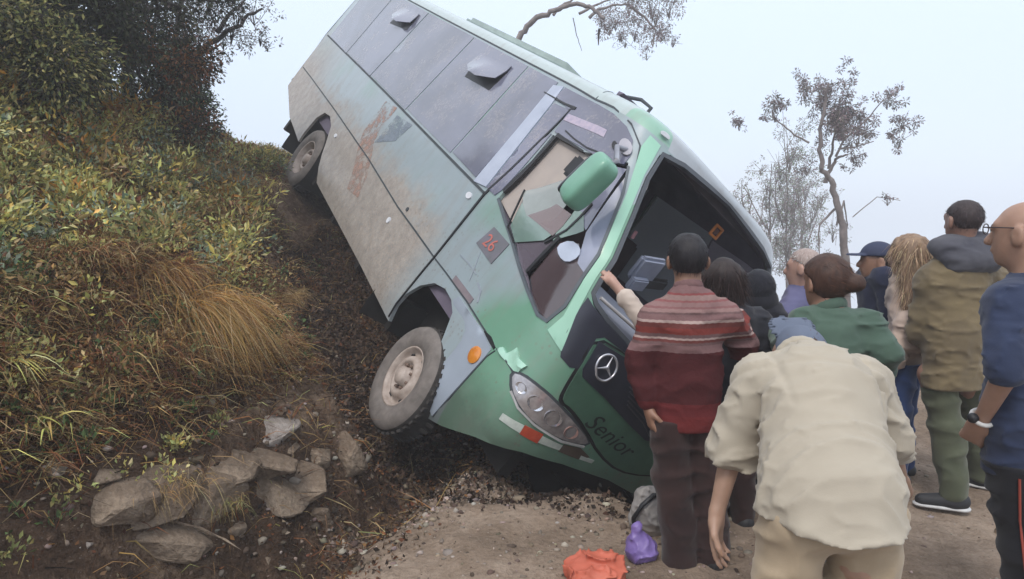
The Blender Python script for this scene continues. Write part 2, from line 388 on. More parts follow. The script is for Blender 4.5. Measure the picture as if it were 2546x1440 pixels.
arch_r = [(-5.62, .70), (-5.56, .92), (-5.41, 1.06), (-5.165, 1.09), (-4.93, 1.03), (-4.758, .872), (-4.617, .719), (-4.407, .549), (-4.294, .463)]
skirt = [(-3.375, .465), (-2.135, .465), (-1.216, .45)]
arch_f = [(-1.23, .597), (-1.209, .73), (-1.114, .873), (-.974, .984), (-.811, 1.03), (-.66, 1.02), (-.548, .97), (-.466, .826), (-.392, .689), (-.321, .548), (-.299, .42)]
nose = [(-.001, .345), (.135, .42), (.407, .60), (.71, .715), (1.04, .77), (FL/2, .80)]
halfb = rear[1:]+arch_r+skirt+arch_f+nose
mir = [(FL-s, v) for s, v in halfb[::-1]][1:]
outer = [(-7.46, 3.95)]+[(-7.46, 2.8)]+halfb+mir+[(FL+7.46, 2.8), (FL+7.46, 3.95)]
wsL = [(.613, 2.738), (.553, 2.555), (.527, 2.309), (.485, 2.013), (.478, 1.86), (.480, 1.77), (.53, 1.72), (.64, 1.68), (.882, 1.645), (1.292, 1.60), (FL/2, 1.59)]
wsT = [(FL/2, 2.86), (1.307, 2.846), (.857, 2.81), (.70, 2.79)]
ws = wsL+[(FL-s, v) for s, v in wsL[::-1]][1:]+[(FL-s, v) for s, v in wsT[::-1]][:-1]+wsT
sidewin = [(-.93, 2.43), (-.16, 2.45), (.19, 2.50), (.40, 2.56), (.43, 2.395), (.402, 2.113), (.385, 1.834), (.375, 1.60), (.311, 1.46), (.212, 1.445), (-.009, 1.497), (-.232, 1.567), (-.44, 1.643), (-.98, 1.80), (-.99, 1.86)]
FARW = [(-7.1, -6.1), (-6.0, -4.85), (-4.75, -3.4), (-3.3, -2.05), (-1.95, -.9)]; fhole = [[(FL-a1, 1.85), (FL-a0, 1.85), (FL-a0, 2.75), (FL-a1, 2.75)] for a0, a1 in FARW]
shell = patch('body', outer, PAINT, 0, .03, .09, holes=[ws, sidewin]+fhole)
# rear wall
bm = bmesh.new(); vs = []
sec = [(-7.46, v) for v in np.linspace(.83, 3.9, 30)]+[(FL+7.46, v) for v in np.linspace(3.9, .83, 30)]
P_ = surf(np.array([a for a, _ in sec]), np.array([b for _, b in sec]))
for p in P_: vs.append(bm.verts.new(p))
cv = bm.verts.new((-7.15, 0, 1.8))
for i in range(len(vs)): bm.faces.new((vs[i], cv, vs[(i+1) % len(vs)]))
bm_obj('rear_wall', bm, PAINT, bus)
# interior lining
lin = [(-7.3, .9), (FL+7.3, .9), (FL+7.3, 3.9), (-7.3, 3.9)]
ws2 = [(s if 0 else .5+(s-.5)*1.0, v) for s, v in ws]
patch('interior_lining', [(-7.3, .9), (-.1, .9), (.2, 1.0), (FL-.2, 1.0), (FL+.1, .9), (FL+7.3, .9), (FL+7.3, 3.9), (-7.3, 3.9)], INT, -.06, .004, .16, holes=[ws2, sidewin]+fhole)
bm = bmesh.new(); box_bm(bm, (-3.2, 0, .92), (8.2, 2.05, .05)); bm_obj('floor_panel', bm, simple('bus_floor', (.05, .035, .03), .8), bus)
bm = bmesh.new()
box_bm(bm, (-3.4, 0, .62), (7.6, 1.5, .42)); box_bm(bm, (.35, 0, .72), (1.0, 1.5, .4)); box_bm(bm, (-3, 0, .45), (8.0, .3, .2)); box_bm(bm, (0, 0, .42), (.2, 2.0, .14)); box_bm(bm, (-4.68, 0, .48), (.3, 1.9, .26))
for k in range(6): box_bm(bm, (-.8-k*1.1, 0, .5), (.08, 1.95, .3))
for yy in (-.7, .7): box_bm(bm, (.2, yy, .55), (1.6, .1, .18))
bm_obj('chassis', bm, UNDER, bus, smooth=False)
def ring_tub(name, cx, y0, y1, r):
    th = np.linspace(-.25, PI+.25, 24); V = []; 
    for yy in (y0, y1): V += [(cx+r*math.cos(t), yy, .42+r*math.sin(t)) for t in th]
    V += [(cx, y1, .42)]
    n_ = len(th); F = [(i, i+1, i+1+n_, i+n_) for i in range(n_-1)]+[(i+n_, i+1+n_, 2*n_, 2*n_) for i in range(n_-1)]
    me = bpy.data.meshes.new(name); me.from_pydata(V, [], [tuple(dict.fromkeys(f)) for f in F]); return link(me, name, UNDER, bus)
for cx in (-.45, -4.9): ring_tub('wheel_housing', cx, -1.07, -.6, .72); ring_tub('wheel_housing', cx, 1.07, .6, .72)
# windows along the visible side
topz = lambda s: 2.80 if s < -1 else 2.77
def winpane(a0, a1, b0, b1, mat=GLS): return patch('window_pane', [(b0, 1.815), (b1, 1.80), (a1, topz(a1)), (a0, topz(a0))], mat, .006, .016, .12)
winpane(-7.3, -6.15, -7.2, -6.12); winpane(-6.12, -4.765, -6.09, -4.865); winpane(-4.73, -3.32, -4.835, -3.42)
winpane(-3.29, -2.06, -3.385, -2.065); winpane(-2.03, -1.50, -2.035, -1.46)
patch('pillar_trim', [(-1.52, 2.76), (-1.385, 2.79), (-1.345, 2.614), (-1.24, 1.80), (-1.44, 1.765), (-1.478, 2.319)], LTGREY, .010, .018)
patch('window_pane', [(-1.33, 2.64), (-1.225, 1.80), (-1.20, 1.80), (-1.07, 2.32), (-.965, 2.66)], GLS2, .008, .014)
patch('window_pane', [(-1.37, 2.69), (-1.36, 2.79), (-.2, 2.795), (.12, 2.79), (.30, 2.755), (.385, 2.70), (.40, 2.60), (.37, 2.53), (.19, 2.475), (-.16, 2.47), (-.93, 2.455), (-.95, 2.64)], GLS2, .008, .016, .09)
patch('window_pane', [(-1.185, 1.80), (-1.05, 1.80), (-1.02, 1.86), (-.96, 2.43), (-1.04, 2.36)], GLS2, .008, .014)
CLR = simple('clear_window', (.30, .33, .38), .05, (.26, .29, .34), 2, spec=.8, alpha=.985)
# the far side has its own row
for a0, a1 in ((-7.2, -6.1), (-6.05, -4.85), (-4.8, -3.4), (-3.35, -2.05), (-2.0, -.9)):
    patch('window_pane', [(FL-a1, 1.8), (FL-a0, 1.8), (FL-a0, 2.8), (FL-a1, 2.8)], CLR, .006, .006, .25)
# seams, door gaps
strip('belt_seam', [(-7.35, 1.80), (-6.186, 1.795), (-4.667, 1.79), (-3.506, 1.78), (-2.21, 1.765), (-1.22, 1.755)], .022, SEAM)
strip('lower_seam', [(-7.42, 1.2), (-6.69, 1.20), (-5.18, 1.19), (-3.42, 1.16), (-2.23, 1.11), (-1.74, 1.11), (-1.22, 1.107)], .014, SEAM)
strip('door_gap', [(-.838, 2.683), (-.944, 2.669), (-1.066, 2.321), (-1.192, 1.746), (-1.196, 1.104), (-1.235, .48)], [.02, .026, .028, .026, .016, .012], BLACK, .012)
strip('door_gap', [(-1.55, 2.675), (-1.2, 2.675), (-.825, 2.687)], [.006, .016, .02], BLACK, .0135)
strip('fender_seam', [(-1.18, 1.107), (-.924, 1.112), (-.494, 1.11), (-.10, 1.092)], .012, SEAM)
strip('fender_seam', [(-.12, 1.088), (-.03, 1.088), (.07, 1.074)], [.01, .032, .02], BLACK, .007)
strip('bumper_seam', [(.03, .40), (.03, .6), (.055, 1.0), (.088, 1.07)], .008, SEAM)
strip('roof_seam', [(-7.3, 2.825), (-4, 2.825), (-1.4, 2.83), (-.44, 2.82), (.1, 2.83), (.33, 2.79), (.45, 2.70), (.475, 2.5)], .014, SEAM, .004)
strip('roof_seam', [(-.44, 2.83), (-.35, 3.0), (-.2, 3.25), (-.05, 3.5)], .012, SEAM, .004)
strip('bumper_seam', [(.09, 1.085), (.2, 1.09), (.332, 1.075)], .010, SEAM, .006)
# grey front fender and the flare
FEND = simple('fender_paint', (.33, .38, .45), .4, (.27, .31, .37), 2.5, coat=.3)
patch('fender', [(-.548, .985), (-.64, 1.03), (-.60, 1.085), (-.099, 1.075), (.05, 1.05), (.02, .6), (.02, .40), (-.29, .42), (-.33, .548), (-.40, .70), (-.475, .83)], FEND, .006, .02, .06,
      fn=lambda s, v: -.05*ss(-.22, -.42, s)*ss(1.05, .85, v)*ss(.45, .62, v))
bl = simple('dent_highlight_paint', (.40, .50, .60), .25, (.30, .36, .45), 3, coat=.6)
# passenger door window: frame, broken panes, cloth behind
strip('window_frame', [(-.155, 2.452), (-.5, 2.448), (-.82, 2.446), (-.90, 2.2), (-.985, 1.865)], [.012, .02, .04, .045, .045], BLACK, .012, .03)
strip('window_frame', [(-.72, 2.505), (-.45, 2.49), (-.1, 2.485), (.2, 2.51)], .012, BLACK, .012, .02)
strip('window_frame', [(.41, 2.54), (.43, 2.38), (.402, 2.113), (.385, 1.834), (.375, 1.60), (.311, 1.455), (.212, 1.44), (0, 1.497), (-.23, 1.567), (-.45, 1.643), (-.98, 1.80)], .022, simple('window_gasket', (.10, .12, .14), .6), .008, .02)
patch('door_lining', [(-1.0, 1.80), (-.93, 2.46), (-.1, 2.46), (-.30, 2.2), (-.27, 2.14), (-.55, 1.72)], simple('beige_cloth', (.40, .345, .31), .9, (.33, .29, .27), 4), -.035, .01, .1)
def shard(c, rough=.06, a=.8):
    m = simple('broken_glass', c, rough, tuple(v*.75 for v in c), 5, spec=1, alpha=a, coat=1); return m
patch('broken_pane', [(-.767, 1.965), (-.317, 2.202), (-.081, 2.12), (-.20, 1.93), (-.465, 1.79)], shard((.30, .34, .32)), 0, .004)
patch('broken_pane', [(-.66, 1.90), (-.60, 1.72), (-.423, 1.66), (-.126, 1.808), (-.06, 1.90), (-.50, 1.85)], shard((.22, .33, .29)), .003, .004)
patch('broken_pane', [(-.48, 1.86), (-.23, 2.05), (.02, 2.06), (-.06, 1.87)], shard((.20, .125, .12)), .006, .004)
patch('broken_pane', [(-.05, 1.91), (.04, 2.1), (.14, 2.12), (.201, 2.03), (-.03, 1.85)], shard((.25, .38, .32)), .003, .004)
patch('broken_pane', [(-.42, 1.66), (.03, 1.88), (-.10, 1.57), (.10, 1.46), (-.009, 1.50), (-.232, 1.567)], shard((.20, .17, .21), a=.7), -.01, .004)
patch('broken_pane', [(.03, 1.88), (-.06, 1.57), (.13, 1.46), (.30, 1.455), (.37, 1.6), (.375, 1.826), (.20, 1.95)], shard((.10, .065, .07), a=.75), -.012, .004)
patch('broken_pane', [(.037, 1.845), (.13, 1.932), (.248, 1.94), (.28, 1.884), (.219, 1.805), (.118, 1.80)], shard((.50, .56, .70), .2, .9), .005, .006, rnd=1)
patch('broken_pane', [(.22, 2.03), (.42, 2.50), (.40, 2.1), (.38, 1.83), (.29, 1.85)], shard((.32, .35, .47), .18, .85), -.004, .004)
patch('broken_pane', [(.05, 2.1), (.20, 2.46), (.40, 2.52), (.21, 2.04)], shard((.30, .31, .42), .18, .8), -.005, .004)
strip('broken_bar', [(.025, 1.895), (-.03, 1.75), (-.10, 1.575)], .028, BLACK, .016, .02)
strip('broken_bar', [(-.75, 1.98), (-.66, 1.80), (-.62, 1.70), (-.43, 1.65)], .012, BLACK, .010, .012)
strip('broken_bar', [(-.10, 1.80), (.04, 1.96), (.20, 2.20)], .014, BLACK, .010, .012)
# A pillar, brow and windscreen gasket
strip('windscreen_gasket', [(FL/2, 2.853)]+[(s+(.0), v) for s, v in [(1.307, 2.838), (.857, 2.803), (.64, 2.755), (.575, 2.555), (.545, 2.309), (.503, 2.013), (.495, 1.86), (.498, 1.77), (.545, 1.735), (.66, 1.70), (.89, 1.663), (1.3, 1.62), (FL/2, 1.61)]], .03, simple('windscreen_gasket', (.075, .085, .10), .6), .006, .03)
strip('windscreen_gasket', [(FL/2, 2.853)]+[(FL-s, v) for s, v in [(1.307, 2.838), (.857, 2.803), (.64, 2.755), (.575, 2.555), (.545, 2.309), (.503, 2.013), (.495, 1.86), (.498, 1.77), (.545, 1.735), (.66, 1.70), (.89, 1.663), (1.3, 1.62), (FL/2, 1.61)]], .03, simple('windscreen_gasket', (.075, .085, .10), .6), .006, .03)
patch('front_pillar', [(.60, 2.79), (.50, 2.80), (.46, 2.70), (.455, 2.40), (.415, 2.1), (.40, 1.8), (.40, 1.55), (.35, 1.42), (.50, 1.38), (.468, 1.60), (.462, 1.86), (.468, 2.013), (.508, 2.309), (.54, 2.555)], simple('pillar_paint', (.30, .55, .42), .3, (.26, .50, .37), 3, coat=.5), .005, .012, .05)
strip('sun_strip', [(.60, 2.715), (.575, 2.59), (.57, 2.50)], .05, simple('pale_strip', (.5, .45, .43), .6), -.012, .01)
patch('cowl_panel', [(.478, 1.735), (.462, 1.60), (.47, 1.43), (.515, 1.35), (.60, 1.335), (.652, 1.36), (.652, 1.57), (.70, 1.605), (.94, 1.60), (1.353, 1.56), (FL/2, 1.555), (FL/2, 1.60), (1.29, 1.61), (.882, 1.655), (.64, 1.69), (.53, 1.715)], DARKP, .004, .02, .05)
patch('cowl_panel', [(FL-s, v) for s, v in [(.478, 1.735), (.462, 1.60), (.47, 1.43), (.515, 1.35), (.60, 1.335), (.652, 1.36), (.652, 1.57), (.70, 1.605), (.94, 1.60), (1.353, 1.56), (FL/2, 1.555), (FL/2, 1.60), (1.29, 1.61), (.882, 1.655), (.64, 1.69), (.53, 1.715)][::-1]], DARKP, .004, .02, .05)
# dash shelf just inside the windscreen opening
DASH = simple('dash_grey', (.27, .285, .345), .55, (.22, .235, .29), 4, bs=.1)
V = surf(np.array([.52, .60, .9, FL/2, FL-.9, FL-.52]), np.array([1.78, 1.73, 1.70, 1.66, 1.70, 1.78])); V = V+np.array([-.05, 0, 0])
W_ = V+np.array([-.30, 0, .10]); U_ = W_+np.array([-.25, 0, -.03])
L_ = np.concatenate([V, W_, U_, U_-np.array([0, 0, .5]), V-np.array([0, 0, .06])]); F_ = [(i+6*k, i+1+6*k, i+7+6*k, i+6+6*k) for k in range(3) for i in range(5)]+[(i+1, i, 24+i, 25+i) for i in range(5)]
link(mesh_np('dashboard', L_, np.array(F_)), 'dashboard', DASH, bus)
tube('dash_rail', surf(np.linspace(.56, 1.6, 12), np.linspace(1.765, 1.70, 12))+np.array([-.02, 0, .015]), .012, simple('rail_pale', (.5, .48, .48), .4), bus)
# hood hatch with grille, star, lettering
hat = [(.655, 1.575), (.650, 1.387), (.675, 1.19), (.70, 1.135), (.78, 1.135), (.973, 1.074), (1.25, .955), (FL/2, .905)]
hat = hat+[(FL-s, v) for s, v in hat[::-1]][1:]+[(FL-.94, 1.59), (FL/2, 1.55), (.94, 1.592)]
patch('hatch_gap', chaikin([(s+(.02 if s > FL/2 else -.02)*(abs(s-FL/2) > .3), v-(.02 if v < 1.5 else -.012)) for s, v in hat], 1), BLACK, .004, .01, .08)
hatch = patch('hood_hatch', hat, simple('hatch_green', (.075, .175, .115), .45, (.04, .085, .06), 3), .014, .02, .06, rnd=1)
gr = [(.672, 1.565), (.668, 1.375), (.70, 1.335), (.937, 1.30), (1.3, 1.225), (FL/2, 1.185)]
gr = gr+[(FL-s, v) for s, v in gr[::-1]][1:]+[(FL-.94, 1.577), (FL/2, 1.537), (.94, 1.578)]
grl = patch('grille_panel', gr, DARKP, .02, .012, .06, parent=None)
for k in range(9):
    t = k/8; strip('grille_slat', [(.98+.02*k, 1.545-.026*k), (1.4, 1.52-.030*k), (FL/2, 1.50-.034*k), (FL-1.4, 1.52-.030*k), (FL-.98-.02*k, 1.545-.026*k)], .009, simple('slat_dark', (.07, .07, .09), .4) if k == 0 else bpy.data.materials['slat_dark'], .027, .01)
CHR = simple('chrome', (.75, .76, .82), .25, metal=.7)
def surfpt(s, v, off): return surf(s, v)+snorm(np.array(s), np.array(v))*off
cs, cv_ = .80, 1.462
th = np.linspace(0, 2*PI, 33); V, Fq = tube_arr(np.array([surfpt(cs+.078*math.cos(t), cv_+.078*math.sin(t), .033) for t in th]), .0085, 8)
L = [(V, Fq)]
for a in (PI/2, PI/2+2*PI/3, PI/2-2*PI/3):
    P2 = np.array([surfpt(cs+r*math.cos(a), cv_+r*math.sin(a), .036) for r in np.linspace(0, .076, 5)]); L.append(tube_arr(P2, [.013, .010, .007, .005, .003], 6))
V, Fq = join_arr(L); link(mesh_np('star_emblem', V, Fq), 'star_emblem', CHR, bus)
def lettering(name, txt, s0, v0, s1, v1, hgt, mat, off=.02, shear=.3, parent=None):
    """flat lettering laid on the bodywork from (s0,v0) towards (s1,v1)"""
    c = bpy.data.curves.new(name, 'FONT'); c.body = txt; c.size = 1; c.shear = shear; c.resolution_u = 3; c.extrude = 0
    o = bpy.data.objects.new(name, c); COL.objects.link(o); dg = bpy.context.evaluated_depsgraph_get()
    me = bpy.data.meshes.new_from_object(o.evaluated_get(dg)); bpy.data.objects.remove(o)
    P = np.array([v.co for v in me.vertices]); mn, mx = P.min(0), P.max(0); d = np.array([s1-s0, v1-v0]); ln = np.linalg.norm(d); d /= ln; nn = np.array([-d[1], d[0]])
    x = (P[:, 0]-mn[0])/(mx[0]-mn[0])*ln; y = (P[:, 1]-mn[1])/(mx[1]-mn[1])*hgt
    S = s0+d[0]*x+nn[0]*y; V_ = v0+d[1]*x+nn[1]*y; Q = surf(S, V_)+snorm(S, V_)*off
    for i, v in enumerate(me.vertices): v.co = Q[i]
    me.name = name; return link(me, name, mat, parent or bus, smooth=False)
lettering('lettering', 'Senior', .93, 1.085, 1.50, 1.005, .115, simple('letter_dark', (.012, .02, .018), .5), .023, .4)
lettering('lettering', '+51 984 210', -.90, 2.57, .10, 2.605, .035, simple('letter_pale', (.62, .48, .52), .6), .014, 0) if False else None
patch('banner_sticker', [(-.92, 2.565), (-.90, 2.625), (.11, 2.665), (.10, 2.61)], simple('pale_sticker', (.50, .42, .50), .6, (.30, .28, .38), 26), .0115, .004)
# headlight
hl = [(.332, 1.07), (.40, 1.108), (.526, 1.12), (.645, 1.112), (.881, 1.062), (1.084, 1.0), (1.067, .962), (.894, .925), (.643, .925), (.507, .952), (.405, .995)]
patch('headlight_surround', [(.30, 1.07), (.39, 1.125), (.526, 1.138), (.65, 1.13), (.89, 1.08), (1.12, 1.0), (1.08, .945), (.894, .905), (.64, .905), (.49, .935), (.385, .98)], SEAM, .003, .01, rnd=1)
hlo = patch('headlight', hl, simple('headlight_bowl', (.62, .60, .62), .18, (.28, .26, .27), 14, metal=.6), .008, .02, .05, rnd=1)
LENS = simple('lens_chrome', (.75, .77, .82), .12, (.45, .45, .5), 30, metal=.8); AMB = simple('lens_amber', (.42, .25, .2), .3, (.2, .12, .12), 30)
for (a, b, r, m_) in ((.44, 1.045, .040, LENS), (.565, 1.03, .055, LENS), (.72, 1.015, .065, LENS), (.90, .995, .055, AMB)):
    patch('lamp_lens', [(a+r*math.cos(t), b+r*.8*math.sin(t)) for t in np.linspace(0, 2*PI, 16)[:-1]], m_, .016, .01, .03, parent=None,
          fn=lambda s, v, a=a, b=b, r=r: -.02*np.clip(1-((s-a)**2+(v-b)**2)/r**2, 0, 1))
strip('headlight_trim', [(.40, .985), (.50, .938), (.65, .915), (.89, .912), (1.08, .95)], .014, simple('headlight_trim', (.5, .5, .5), .4), .013)
# mirror image headlight on the other side of the nose
patch('headlight', [(FL-s, v) for s, v in hl[::-1]], bpy.data.materials['headlight_bowl'], .008, .02, .05, rnd=1)
# red and white reflective tape
W1 = simple('tape_white', (.55, .6, .55), .5, (.4, .45, .42), 20); R1 = simple('tape_red', (.50, .075, .03), .5, (.38, .05, .025), 20); D1 = simple('tape_dirty', (.10, .07, .05), .8)
for q, m_ in (([(.455, .80), (.45, .845), (.603, .872), (.612, .815)], W1), ([(.613, .81), (.604, .877), (.745, .893), (.753, .818)], R1), ([(.755, .828), (.748, .88), (.925, .89), (.93, .85)], W1), ([(.93, .84), (.93, .90), (1.07, .93), (1.2, .90), (1.12, .85)], D1), ([(1.13, .855), (1.12, .885), (1.26, .892), (1.255, .865)], W1)):
    patch('reflective_tape', q, m_, .005, .004)
patch('crumpled_edge', [(.09, 1.09), (.14, 1.13), (.20, 1.12), (.24, 1.20), (.31, 1.165), (.385, 1.17), (.36, 1.10), (.33, 1.085), (.20, 1.085)], simple('bent_paint', (.42, .68, .56), .25, (.34, .6, .47), 12, coat=.5), .012, .02, .03, fn=lambda s, v: .012*vnoise(np.stack([s*22, v*22, s*0], -1)))
# side marker lamp
patch('marker_lamp', [(-.044+.062*math.cos(t), .935+.062*math.sin(t)) for t in np.linspace(0, 2*PI, 20)[:-1]], simple('amber_lens', (.72, .27, .03), .25, (.5, .16, .02), 14, coat=.5), .012, .02, .03,
      fn=lambda s, v: .02*np.clip(1-((s+.044)**2+(v-.935)**2)/.0045, 0, 1))
# stickers and livery remains
st = patch('number_sticker', [(-.849, 1.444), (-.774, 1.628), (-.471, 1.622), (-.527, 1.426)], simple('sticker_grey', (.12, .13, .14), .5, (.18, .16, .2), 6), .006, .003)
lettering('lettering', '26', -.775, 1.475, -.60, 1.48, .10, simple('letter_red', (.55, .16, .13), .5), .0105, .15)
patch('door_plate', [(-.80, 1.165), (-.44, 1.165), (-.44, 1.118), (-.80, 1.118)], simple('plate_faded', (.24, .20, .22), .6), .006, .003)
FAD = simple('faded_mark', (.23, .26, .31), .6, (.31, .35, .40), 14)
strip('livery_mark', [(-.93, 1.29), (-.78, 1.30), (-.60, 1.29)], .008, FAD, .005, .003); strip('livery_mark', [(-.73, 1.42), (-.66, 1.30), (-.62, 1.22)], .008, FAD, .005, .003)
strip('livery_mark', [(-.52, 1.26), (-.43, 1.24), (-.38, 1.17)], .016, FAD, .005, .003)
ORG = simple('faded_orange_print', (.47, .22, .15), .6, (.31, .29, .29), 16)
def ragged(name, c, c2):
    m = simple(name, c, .6, c2, 7); n = m.node_tree; b = n.nodes['Principled BSDF']
    a = mathn(n, 'ADD', mathn(n, 'MULTIPLY', noise(n, 6, 5, .7), .6), mathn(n, 'MULTIPLY', noise(n, 45, 4, .8), .4)); n.links.new(ramp(n, a, [(.44, (0, 0, 0)), (.56, (.85,)*3)]), b.inputs['Alpha']); return m
patch('livery_mark', [(-3.98, 1.72), (-3.62, 1.755), (-3.62, 1.53), (-3.58, 1.33), (-3.34, 1.17), (-3.18, 1.03), (-3.05, .82), (-3.40, .77), (-3.60, .98), (-3.82, 1.14), (-3.98, 1.3), (-3.98, 1.52)], ragged('faded_orange_ragged', (.44, .235, .175), (.36, .26, .22)), .004, .002)
patch('livery_mark', [(-3.55, 1.32), (-3.50, 1.70), (-3.05, 1.74), (-3.15, 1.50)], ragged('faded_blue_ragged', (.17, .21, .27), (.25, .29, .34)), .004, .002)
for q in () and ([(-3.93, 1.70), (-3.62, 1.74), (-3.58, 1.60), (-3.80, 1.52), (-3.98, 1.58)], [(-3.97, 1.50), (-3.75, 1.47), (-3.62, 1.34), (-3.78, 1.28), (-3.96, 1.36)], [(-3.90, 1.30), (-3.72, 1.24), (-3.60, 1.19), (-3.76, 1.16), (-3.90, 1.22)],
          [(-3.66, 1.13), (-3.44, 1.13), (-3.28, 1.0), (-3.40, .93), (-3.58, 1.0)], [(-3.45, .92), (-3.22, .93), (-3.10, .80), (-3.25, .76), (-3.42, .82)]):
    patch('livery_mark', q, ORG, .004, .003, rnd=1)
for k in range(0): strip('livery_mark', [(-3.60+.07*k, 1.36-.02*k), (-3.33+.08*k, 1.62-.02*k), (-3.22+.07*k, 1.74-.03*k)], [.01, .03, .012], FAD, .004, .003)
WHT = simple('white_handle', (.75, .77, .82), .4)
def disc(name, s, v, r, mat, ry=None, off=.01): return patch(name, [(s+r*math.cos(t), v+(ry or r)*math.sin(t)) for t in np.linspace(0, 2*PI, 14)[:-1]], mat, off, .015, .03)
disc('door_handle', -1.365, 1.655, .045, WHT, .028); disc('fuel_cap', -2.212, .963, .03, WHT); disc('side_lamp', -4.594, 1.006, .04, WHT, .025); disc('roof_lamp', .60, 2.875, .04, WHT, .03, .03)
disc('side_lamp', -2.05, 1.17, .02, SEAM)
# ventilation flaps standing open in the windows
for (q, hh) in (([(-5.56, 2.50), (-4.93, 2.54), (-4.93, 2.73), (-5.53, 2.70)], .10), ([(-2.87, 2.47), (-2.30, 2.49), (-2.26, 2.725), (-2.91, 2.69)], .12)):
    vb = q[0][1]
    patch('vent_opening', [(a, b-.05) for a, b in q[:2]]+[(a, b-.06) for a, b in q[2:]], BLACK, .009, .01)
    m_ = (q[0][0]+q[1][0])/2
    patch('vent_flap', [(q[0][0]-.02, vb+.05), (m_-.05, vb-.01), (m_+.1, vb-.01), (q[1][0]+.02, vb+.08), q[2], q[3]], LTGREY if 0 else GLS, .012, .008, .05, tilt=lambda s, v, vb=vb, hh=hh, m_=m_: .012+hh*np.clip((vb+.2-v)/.2, 0, 1)*(1-np.abs(s-m_)/.55))
# roof hatch unit and bent rod
bm = bmesh.new(); box_bm(bm, (-3.05, -.15, 3.05), (2.5, .9, .13), bev=.05); bm_obj('roof_unit', bm, simple('roof_unit_paint', (.30, .38, .36), .6), bus)
tube('roof_rod', [(-1.35, -.35, 3.0), (-1.15, -.35, 3.11), (-.9, -.32, 3.17), (-.75, -.3, 3.15), (-.75, -.3, 3.02)], .016, SEAM, bus)
# mirrors
def sel(name, c, s, rot, mat, parent, e=.45):
    """rounded shell: a superellipsoid of size s"""
    u = np.linspace(-PI/2, PI/2, 21)[:, None]; v_ = np.linspace(-PI, PI, 40, endpoint=False)[None]; P = lambda x: np.sign(x)*np.abs(x)**e
    V = np.stack([P(np.cos(u))*P(np.cos(v_))*s[0]/2, P(np.cos(u))*P(np.sin(v_))*s[1]/2, P(np.sin(u))*P(np.ones_like(v_))*s[2]/2], -1).reshape(-1, 3)
    i = np.arange(20)[:, None]*40; j = np.arange(40)[None]; F = np.stack([i+j, i+(j+1) % 40, i+40+(j+1) % 40, i+40+j], -1).reshape(-1, 4)
    o = link(mesh_np(name, V, F), name, mat, parent); o.location = c; o.rotation_euler = rot; return o
def rbox(name, c, s, rot, mat, parent, bev):
    bm = bmesh.new(); box_bm(bm, (0, 0, 0), s, bev=bev); o = bm_obj(name, bm, mat, parent, smooth=False); o.location = c; o.rotation_euler = rot; return o
def busloc(px, py, off, y0=None):
    """bus-local point seen at px,py whose y coordinate in the bus frame is off"""
    a = (px-1273)/F_PX; b = (720-py)/F_PX; s, c = math.sin(PITCH), math.cos(PITCH); d = BR.transposed() @ Vector((a, c-s*b, s+c*b)); o = BR.transposed() @ (Vector((0, 0, 1.6))-BT)
    k = (off-o.y)/d.y; return o+d*k
pm = busloc(1463, 452, -1.32)
mo = sel('mirror_housing', pm, (.20, .17, .38), (.0, math.radians(14), math.radians(-8)), simple('mirror_green', (.17, .37, .27), .4, (.14, .32, .23), 4, coat=.3), bus)
pd = busloc(1437, 425, -1.2); rbox('mirror_housing', pd, (.22, .06, .16), (0, math.radians(5), 0), BLACK, bus, .02)
sel('mirror_glass', pm+Vector((-.085, -.0, -.01)), (.03, .14, .31), (0, math.radians(14), math.radians(-8)), simple('mirror_face', (.05, .05, .06), .1), bus, .3)
a0 = Vector(tuple(surfpt(.36, 2.62, .01))); tube('mirror_arm', [a0, a0+Vector((.0, -.08, -.03)), pm+Vector((.06, .02, .20)), pm+Vector((.03, 0, .14))], .018, simple('arm_grey', (.32, .33, .38), .4), bus)
disc('mirror_mount', .345, 2.63, .06, simple('mount_grey', (.40, .39, .44), .5), .05, .02); disc('mirror_mount', .245, 2.60, .026, BLACK, None, .02)
# wiper parts and interior things seen through the empty windscreen
bmats = simple('seat_fabric', (.12, .07, .075), .9)
for k in range(5):
    for yy in (-.62, .62):
        if k == 0 and yy < 0: continue
        bm = bmesh.new(); box_bm(bm, (-.9-k*.95, yy, 1.38), (.45, .85, .12), bev=.03); box_bm(bm, (-1.15-k*.95, yy, 1.8), (.12, .85, .85), Euler((0, -.12, 0)).to_matrix(), bev=.03); bm_obj('seat', bm, bmats, bus)
th = np.linspace(0, 2*PI, 25); tube('steering_wheel', [(.25+.09*math.sin(t), .55+.21*math.cos(t), 1.86+.2*math.sin(t)) for t in th], .014, BLACK, bus)
def inside(name, px, py, x, size, mat, rot=(0, 0, 0), bev=.01):
    a = (px-1273)/F_PX; b = (720-py)/F_PX; s, c = math.sin(PITCH), math.cos(PITCH); d = BR.transposed() @ Vector((a, c-s*b, s+c*b)); o = BR.transposed() @ (Vector((0, 0, 1.6))-BT)
    return rbox(name, o+d*((x-o.x)/d.x), size, rot, mat, bus, bev)
GB = simple('grey_blue_plastic', (.30, .33, .42), .4, (.24, .26, .34), 6)
inside('instrument_pod', 1608, 668, .55, (.06, .25, .20), GB, (.35, .2, .2), .02); inside('instrument_pod', 1584, 706, .58, (.05, .16, .10), GB, (.35, .2, .2), .01)
inside('instrument_pod', 1625, 705, .5, (.05, .26, .1), BLACK, (.35, .2, .2), .02)
fr = simple('orange_plastic', (.62, .22, .05), .5)
hf = inside('hammer_frame', 1780, 576, .15, (.01, .05, .04), simple('dark_red_plastic', (.10, .03, .02), .5)); hc = hf.location.copy()
